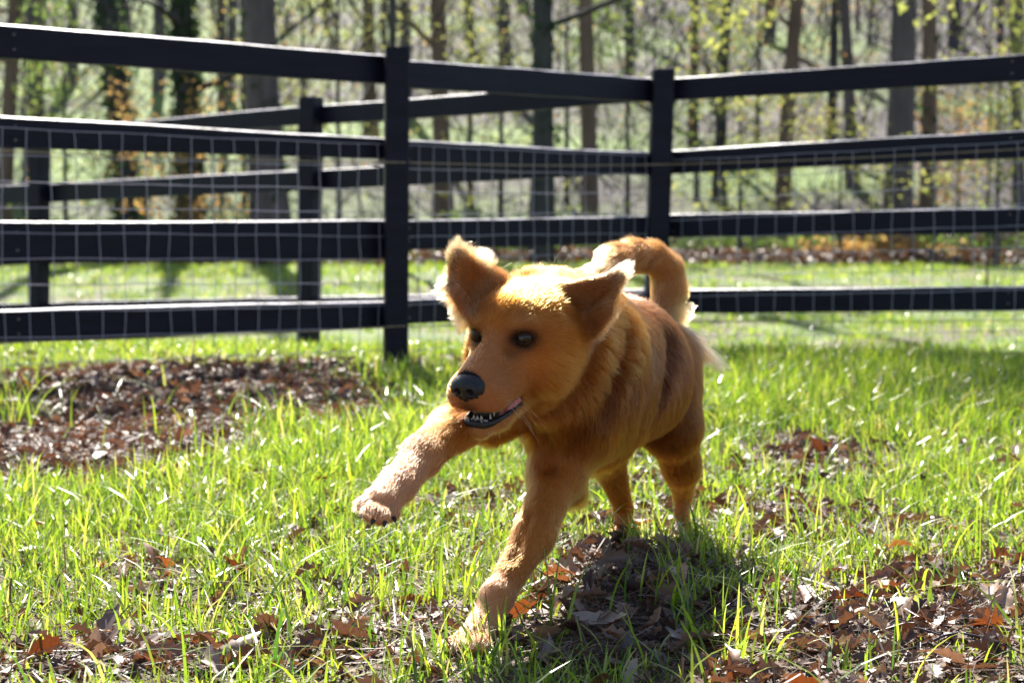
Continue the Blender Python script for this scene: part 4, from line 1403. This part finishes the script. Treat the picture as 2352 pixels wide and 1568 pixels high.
# a paler stripe runs down behind the shoulder
st_ = np.exp(-((R0 - (P(1440, 830, 2.98) + np.clip(((R0 - P(1440, 830, 2.98)) @ (P(1365, 1050, 2.93) - P(1440, 830, 2.98))) / ((P(1365, 1050, 2.93) - P(1440, 830, 2.98)) ** 2).sum(), 0, 1)[:, None] * (P(1365, 1050, 2.93) - P(1440, 830, 2.98)))) ** 2).sum(1) / .028 ** 2)[:, None]
CH = CH * (1 - .5 * st_) + np.array([.50, .26, .09]) * .5 * st_
CH = face_paint(R0, CH)
wsp = np.zeros(len(R0))
for pt_, r_ in ((P(1568, 755, 3.46), .036), (P(1372, 618, 3.33), .04), (P(1050, 582, 2.70), .018), (P(1105, 600, 2.735), .02), (P(1425, 622, 2.735), .02), (P(1028, 655, 2.665), .016), (P(1064, 724, 2.69), .018)):
    wsp = np.maximum(wsp, np.exp(-((R0 - pt_) ** 2).sum(1) / r_ ** 2))
wsp = (wsp * .5)[:, None]
CH = CH * (1 - wsp) + np.array([.72, .52, .30]) * wsp  # backlit glow of the wispy fringes painted as paler hair


def fur_mat():
    m = bpy.data.materials.new('golden_fur'); m.use_nodes = True
    nt = m.node_tree
    nt.nodes.remove(nt.nodes['Principled BSDF'])
    h = nt.nodes.new('ShaderNodeBsdfHairPrincipled')
    h.model = 'CHIANG'
    h.parametrization = 'COLOR'
    at = N(nt, 'ShaderNodeAttribute', attribute_name='hair_colour')
    nt.links.new(at.outputs['Color'], h.inputs['Color'])
    h.inputs['Roughness'].default_value = .26
    h.inputs['Radial Roughness'].default_value = .50
    h.inputs['IOR'].default_value = 1.32
    h.inputs['Random Roughness'].default_value = .15
    nt.links.new(h.outputs[0], nt.nodes['Material Output'].inputs[0])
    return m


M_fur = fur_mat()


def hair_object(name, PTS, rad, cols, mat):
    n, m = PTS.shape[:2]
    cd = bpy.data.hair_curves.new(name)
    cd.add_curves([m] * n)
    cd.attributes['position'].data.foreach_set('vector', PTS.astype(np.float32).ravel())
    ra = cd.attributes.get('radius') or cd.attributes.new('radius', 'FLOAT', 'POINT')
    ra.data.foreach_set('value', rad.astype(np.float32).ravel())
    at = cd.attributes.new('hair_colour', 'FLOAT_COLOR', 'POINT')
    c4 = np.concatenate([np.repeat(cols[:, None], m, 1), np.ones((n, m, 1))], -1)
    at.data.foreach_set('color', c4.astype(np.float32).ravel())
    cd.materials.append(mat)
    o = bpy.data.objects.new(name, cd)
    return link(o)


S.cycles_curves.shape = 'RIBBONS'
rad = np.linspace(1, .25, NP)[None] * (.00022 + .0040 * LH[:, None]) 
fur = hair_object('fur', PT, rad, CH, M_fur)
keep(fur, dog); fur['kind'] = 'stuff'

# whiskers and stray wisps
WP, WC = [], []
for s in (-1, 1):
    for k in range(11):
        p = Hd(random.uniform(3.5, 6.8), 3.0 * s, random.uniform(-7.6, -5.8))
        dv = Hv(random.uniform(-.4, .3), s, random.uniform(-.9, -.1)); L_ = random.uniform(.03, .06)
        q = np.linspace(0, 1, NP)[:, None]
        WP.append(p + dv * L_ * q + np.array([0, 0, -.022]) * q ** 2); WC.append((.75, .65, .5))
for k in range(26):      # chin hairs
    p = Hd(random.uniform(1, 6), random.uniform(-1.6, 1.8), -11.6); q = np.linspace(0, 1, NP)[:, None]
    WP.append(p + Hv(random.uniform(-.5, .2), random.uniform(-.2, .2), -1) * random.uniform(.008, .022) * q); WC.append((.8, .62, .35))
for k in range(9):       # brow and crown wisps
    p = P(random.uniform(1130, 1330), 640, 2.80); q = np.linspace(0, 1, NP)[:, None]
    WP.append(p + np.array([random.uniform(-.4, .5), .1, 1.]) * random.uniform(.015, .045) * q + np.array([random.uniform(-.01, .02), 0, 0]) * q ** 2); WC.append((.85, .6, .3))
wh = hair_object('whiskers', np.array(WP), np.linspace(1, .3, NP)[None] * np.full((len(WP), 1), .00019), np.array(WC), M_fur)
keep(wh, dog)


def simple_mat(name, col, rough, spec=.5, bump=0, bs=200, coat_=0):
    m, nt, b = new_mat(name)
    n = N(nt, 'ShaderNodeTexNoise', i_Scale=bs, i_Detail=5)
    tc = N(nt, 'ShaderNodeTexCoord'); nt.links.new(tc.outputs['Object'], n.inputs['Vector'])
    r = ramp(nt, [(.3, tuple(.75 * c for c in col)), (.7, tuple(min(1, 1.2 * c) for c in col))]); nt.links.new(n.outputs[0], r.inputs[0])
    nt.links.new(r.outputs[0], b.inputs['Base Color'])
    b.inputs['Roughness'].default_value = rough; b.inputs['Specular IOR Level'].default_value = spec
    b.inputs['Coat Weight'].default_value = coat_; b.inputs['Coat Roughness'].default_value = .05
    if bump:
        bp = N(nt, 'ShaderNodeBump', i_Strength=bump, i_Distance=.0008); nt.links.new(n.outputs[0], bp.inputs['Height']); nt.links.new(bp.outputs[0], b.inputs['Normal'])
    return m


M_nose = simple_mat('nose_leather', (.007, .006, .008), .40, .45, 1.0, 1100)
M_dark = simple_mat('dark_lip', (.018, .014, .015), .42, .4, .9, 260)
M_tongue = simple_mat('tongue', (.50, .16, .17), .35, .5, .4, 400)
M_tooth = simple_mat('tooth', (.45, .41, .33), .35)
M_foam = simple_mat('slobber', (.22, .20, .20), .25, .7, .9, 700)


def blob(name, prims, res, mat, parent):
    """small blended solid: same method as the body"""
    global PR
    keep_pr, PR = PR, []
    prims()
    mine, PR = PR, keep_pr
    pts = []
    for p in mine:
        if p['t'] == 'cap': r = max(p['ra'], p['rb']); pts += [p['a'] - r, p['a'] + r, p['b'] - r, p['b'] + r]
        else: r = p['r'].max(); pts += [p['c'] - r, p['c'] + r]
    lo_ = np.min(pts, 0) - 3 * res; hi_ = np.max(pts, 0) + 3 * res
    ax = [np.arange(lo_[k], hi_[k], res) for k in range(3)]
    G = np.stack(np.meshgrid(*ax, indexing='ij'), -1)
    D_ = np.full(G.shape[:3], 1.0)
    for p in [q for q in mine if not q['sub']] + [q for q in mine if q['sub']]:
        d = sdf(p, G); k = p['k']
        if p['sub']:
            h_ = np.maximum(k - np.abs(D_ + d), 0) / k; D_ = np.maximum(D_, -d) + h_ * h_ * k * .25
        else:
            h_ = np.maximum(k - np.abs(D_ - d), 0) / k; D_ = np.minimum(D_, d) - h_ * h_ * k * .25
    V, F = surface_nets(D_, lo_, res)
    o = mesh_np(name, V, [F], mat, smooth_=True)
    return keep(o, parent)


def nose_p():
    ell(Hd(8.6, 0, -4.8), HM, np.array([1.9, 2.3, 1.75]) * u, .004)
    for s in (-1, 1):
        ell(Hd(8.8, 1.25 * s, -5.1), HM, np.array([1.6, 1.2, 1.35]) * u, .004)
        ell(Hd(10.5, .95 * s, -5.35), HM, np.array([.8, .52, .46]) * u, .0025, sub=True)
        cap(Hd(10.2, 1.25 * s, -5.6), Hd(9.3, 2.4 * s, -5.9), .16 * u, .12 * u, .002, sub=True)
    cap(Hd(9.4, 0, -5.9), Hd(8.8, 0, -7.3), .75 * u, .5 * u, .004)
    cap(Hd(10.7, 0, -5.6), Hd(9.7, 0, -7.0), .07 * u, .07 * u, .0015, sub=True)


blob('nose', nose_p, .0009, M_nose, dog)


def sphere(name, c, r, mat, parent, seg=24, ring=16):
    th = np.linspace(0, math.pi, ring + 1); ph = np.arange(seg) * 2 * math.pi / seg
    V = np.array([[math.sin(t) * math.cos(p_), math.sin(t) * math.sin(p_), math.cos(t)] for t in th for p_ in ph]) * r + c
    F = [(i * seg + j, (i + 1) * seg + j, (i + 1) * seg + (j + 1) % seg, i * seg + (j + 1) % seg) for i in range(ring) for j in range(seg)]
    return keep(mesh_np(name, V, [np.array(F)], mat, smooth_=True), parent)


M_eye = simple_mat('eyeball', (.016, .009, .006), .08, .35)
M_lid = simple_mat('eyelid_skin', (.045, .022, .011), .9, .05)
M_iris = simple_mat('iris', (.030, .014, .008), .08, .6)
for s in (-1, 1):
    e = sphere('eye', Hd(-.12, 3.38 * s, -.02), 1.14 * u, M_eye, dog)
    lk = Hv(1, .25 * s - .25, -.08); lk /= np.linalg.norm(lk)
    sphere('iris', Hd(-.12, 3.38 * s, -.02) + lk * .54 * u, .67 * u, M_iris, dog, 16, 10)
    # lids: a matt dark shell with an almond opening
    c0 = Hd(-.12, 3.38 * s, -.02)
    look = Hv(1, .55 * s, 0); look /= np.linalg.norm(look)
    sd = np.cross(look, Hv(0, 0, 1)); sd /= np.linalg.norm(sd); up_ = np.cross(sd, look)
    for sg, op in ((1, .54), (-1, .42)):
        V_, F_ = [], []
        na, ne = 20, 7
        for ia in range(na + 1):
            t = -1 + 2 * ia / na
            az = t * 1.02
            e0 = op * max(0, 1 - t * t) ** .8 - .04 * t * s * sg
            for ie in range(ne + 1):
                el = e0 + (1.15 - e0) * ie / ne
                rr_l = (1.22 if ie else 1.16) * u
                V_.append(c0 + rr_l * (math.cos(el) * math.cos(az) * look + math.cos(el) * math.sin(az) * sd + sg * math.sin(el) * up_))
        for ia in range(na):
            for ie in range(ne):
                q_ = ia * (ne + 1) + ie
                F_.append((q_, q_ + 1, q_ + ne + 2, q_ + ne + 1))
        keep(mesh_np('eyelid', np.array(V_), [np.array(F_)], M_lid, smooth_=True), dog)


# mouth: dark lips round the open jaw, lining, tongue, teeth, froth
def jawline(y_off, inset=0.0):
    """U-shaped line along the lower jaw rim, corner to corner through the chin"""
    out = []
    for t in np.linspace(-1, 1, 33):
        a_ = abs(t)
        f = 7.3 - 6.7 * a_ ** 2.2 - inset
        l = np.sign(t) * (2.9 * a_ ** .55 + .25 * a_) * (1 - .10 * inset)
        z_ = -10.15 + y_off + 1.5 * a_ ** 2.5
        out.append(Hd(f, l, z_))
    return np.array(out)


def lips_p():
    J = jawline(-.05)
    for i in range(len(J) - 1):
        w_ = .17 + .34 * (1 - abs(i - 16) / 16) + .05 * math.sin(i * 2.1)
        cap(J[i], J[i + 1], w_ * u, w_ * u, .003)


blob('lips', lips_p, .0016, M_dark, dog)


def lining_p():
    cap(Hd(-1.0, 0, -8.1), Hd(4.4, 0, -9.2), 2.35 * u, 1.75 * u, .004)


blob('mouth_lining', lining_p, .002, M_dark, dog)


def tongue_p():
    cap(Hd(.8, .9, -8.8), Hd(3.6, .8, -9.5), 1.5 * u, 1.15 * u, .004)
    cap(Hd(1.2, 2.5, -8.2), Hd(3.0, 2.3, -8.9), .75 * u, .5 * u, .004)


blob('tongue', tongue_p, .0016, M_tongue, dog)


def froth_p():
    r = random.Random(3)
    J = jawline(.42, -.15)
    for i in list(range(12, 21)):
        ell(J[i] + np.array([r.uniform(-.002, .002)] * 3), np.eye(3), np.array([r.uniform(.14, .30), r.uniform(.14, .30), r.uniform(.10, .2)]) * u, .0015)


blob('froth', froth_p, .001, M_foam, dog)
for (f, l, zt, zb) in ((6.9, .55, -9.8, -9.1), (6.95, 0.0, -9.8, -9.15), (6.9, -.55, -9.8, -9.1), (6.2, 1.5, -10.2, -9.0), (6.0, 1.95, -8.2, -9.3)):
    mb = MB(); mb.tube([Hd(f, l, zt), Hd(f, l, (zt + zb) / 2), Hd(f + .05, l, zb)], [.26 * u, .20 * u, .04 * u], 6)
    keep(mb.build('tooth', M_tooth, None, True), dog)
# claws
for (a_, b_) in [((835, 1178, 2.43), (826, 1192, 2.425)), ((858, 1194, 2.41), (852, 1206, 2.405)), ((884, 1198, 2.41), (882, 1210, 2.405)), ((905, 1188, 2.44), (908, 1200, 2.435)),
                 ((1025, 1489, 2.57), (1014, 1496, 2.565)), ((1053, 1494, 2.53), (1044, 1502, 2.525)), ((1085, 1494, 2.53), (1080, 1503, 2.525))]:
    mb = MB(); A_, B_ = P(*a_), P(*b_)
    mb.tube([A_, (A_ + B_) / 2 + np.array([0, 0, .001]), B_], [.0034, .0028, .0008], 6)
    keep(mb.build('claw', M_dark, None, True), dog)
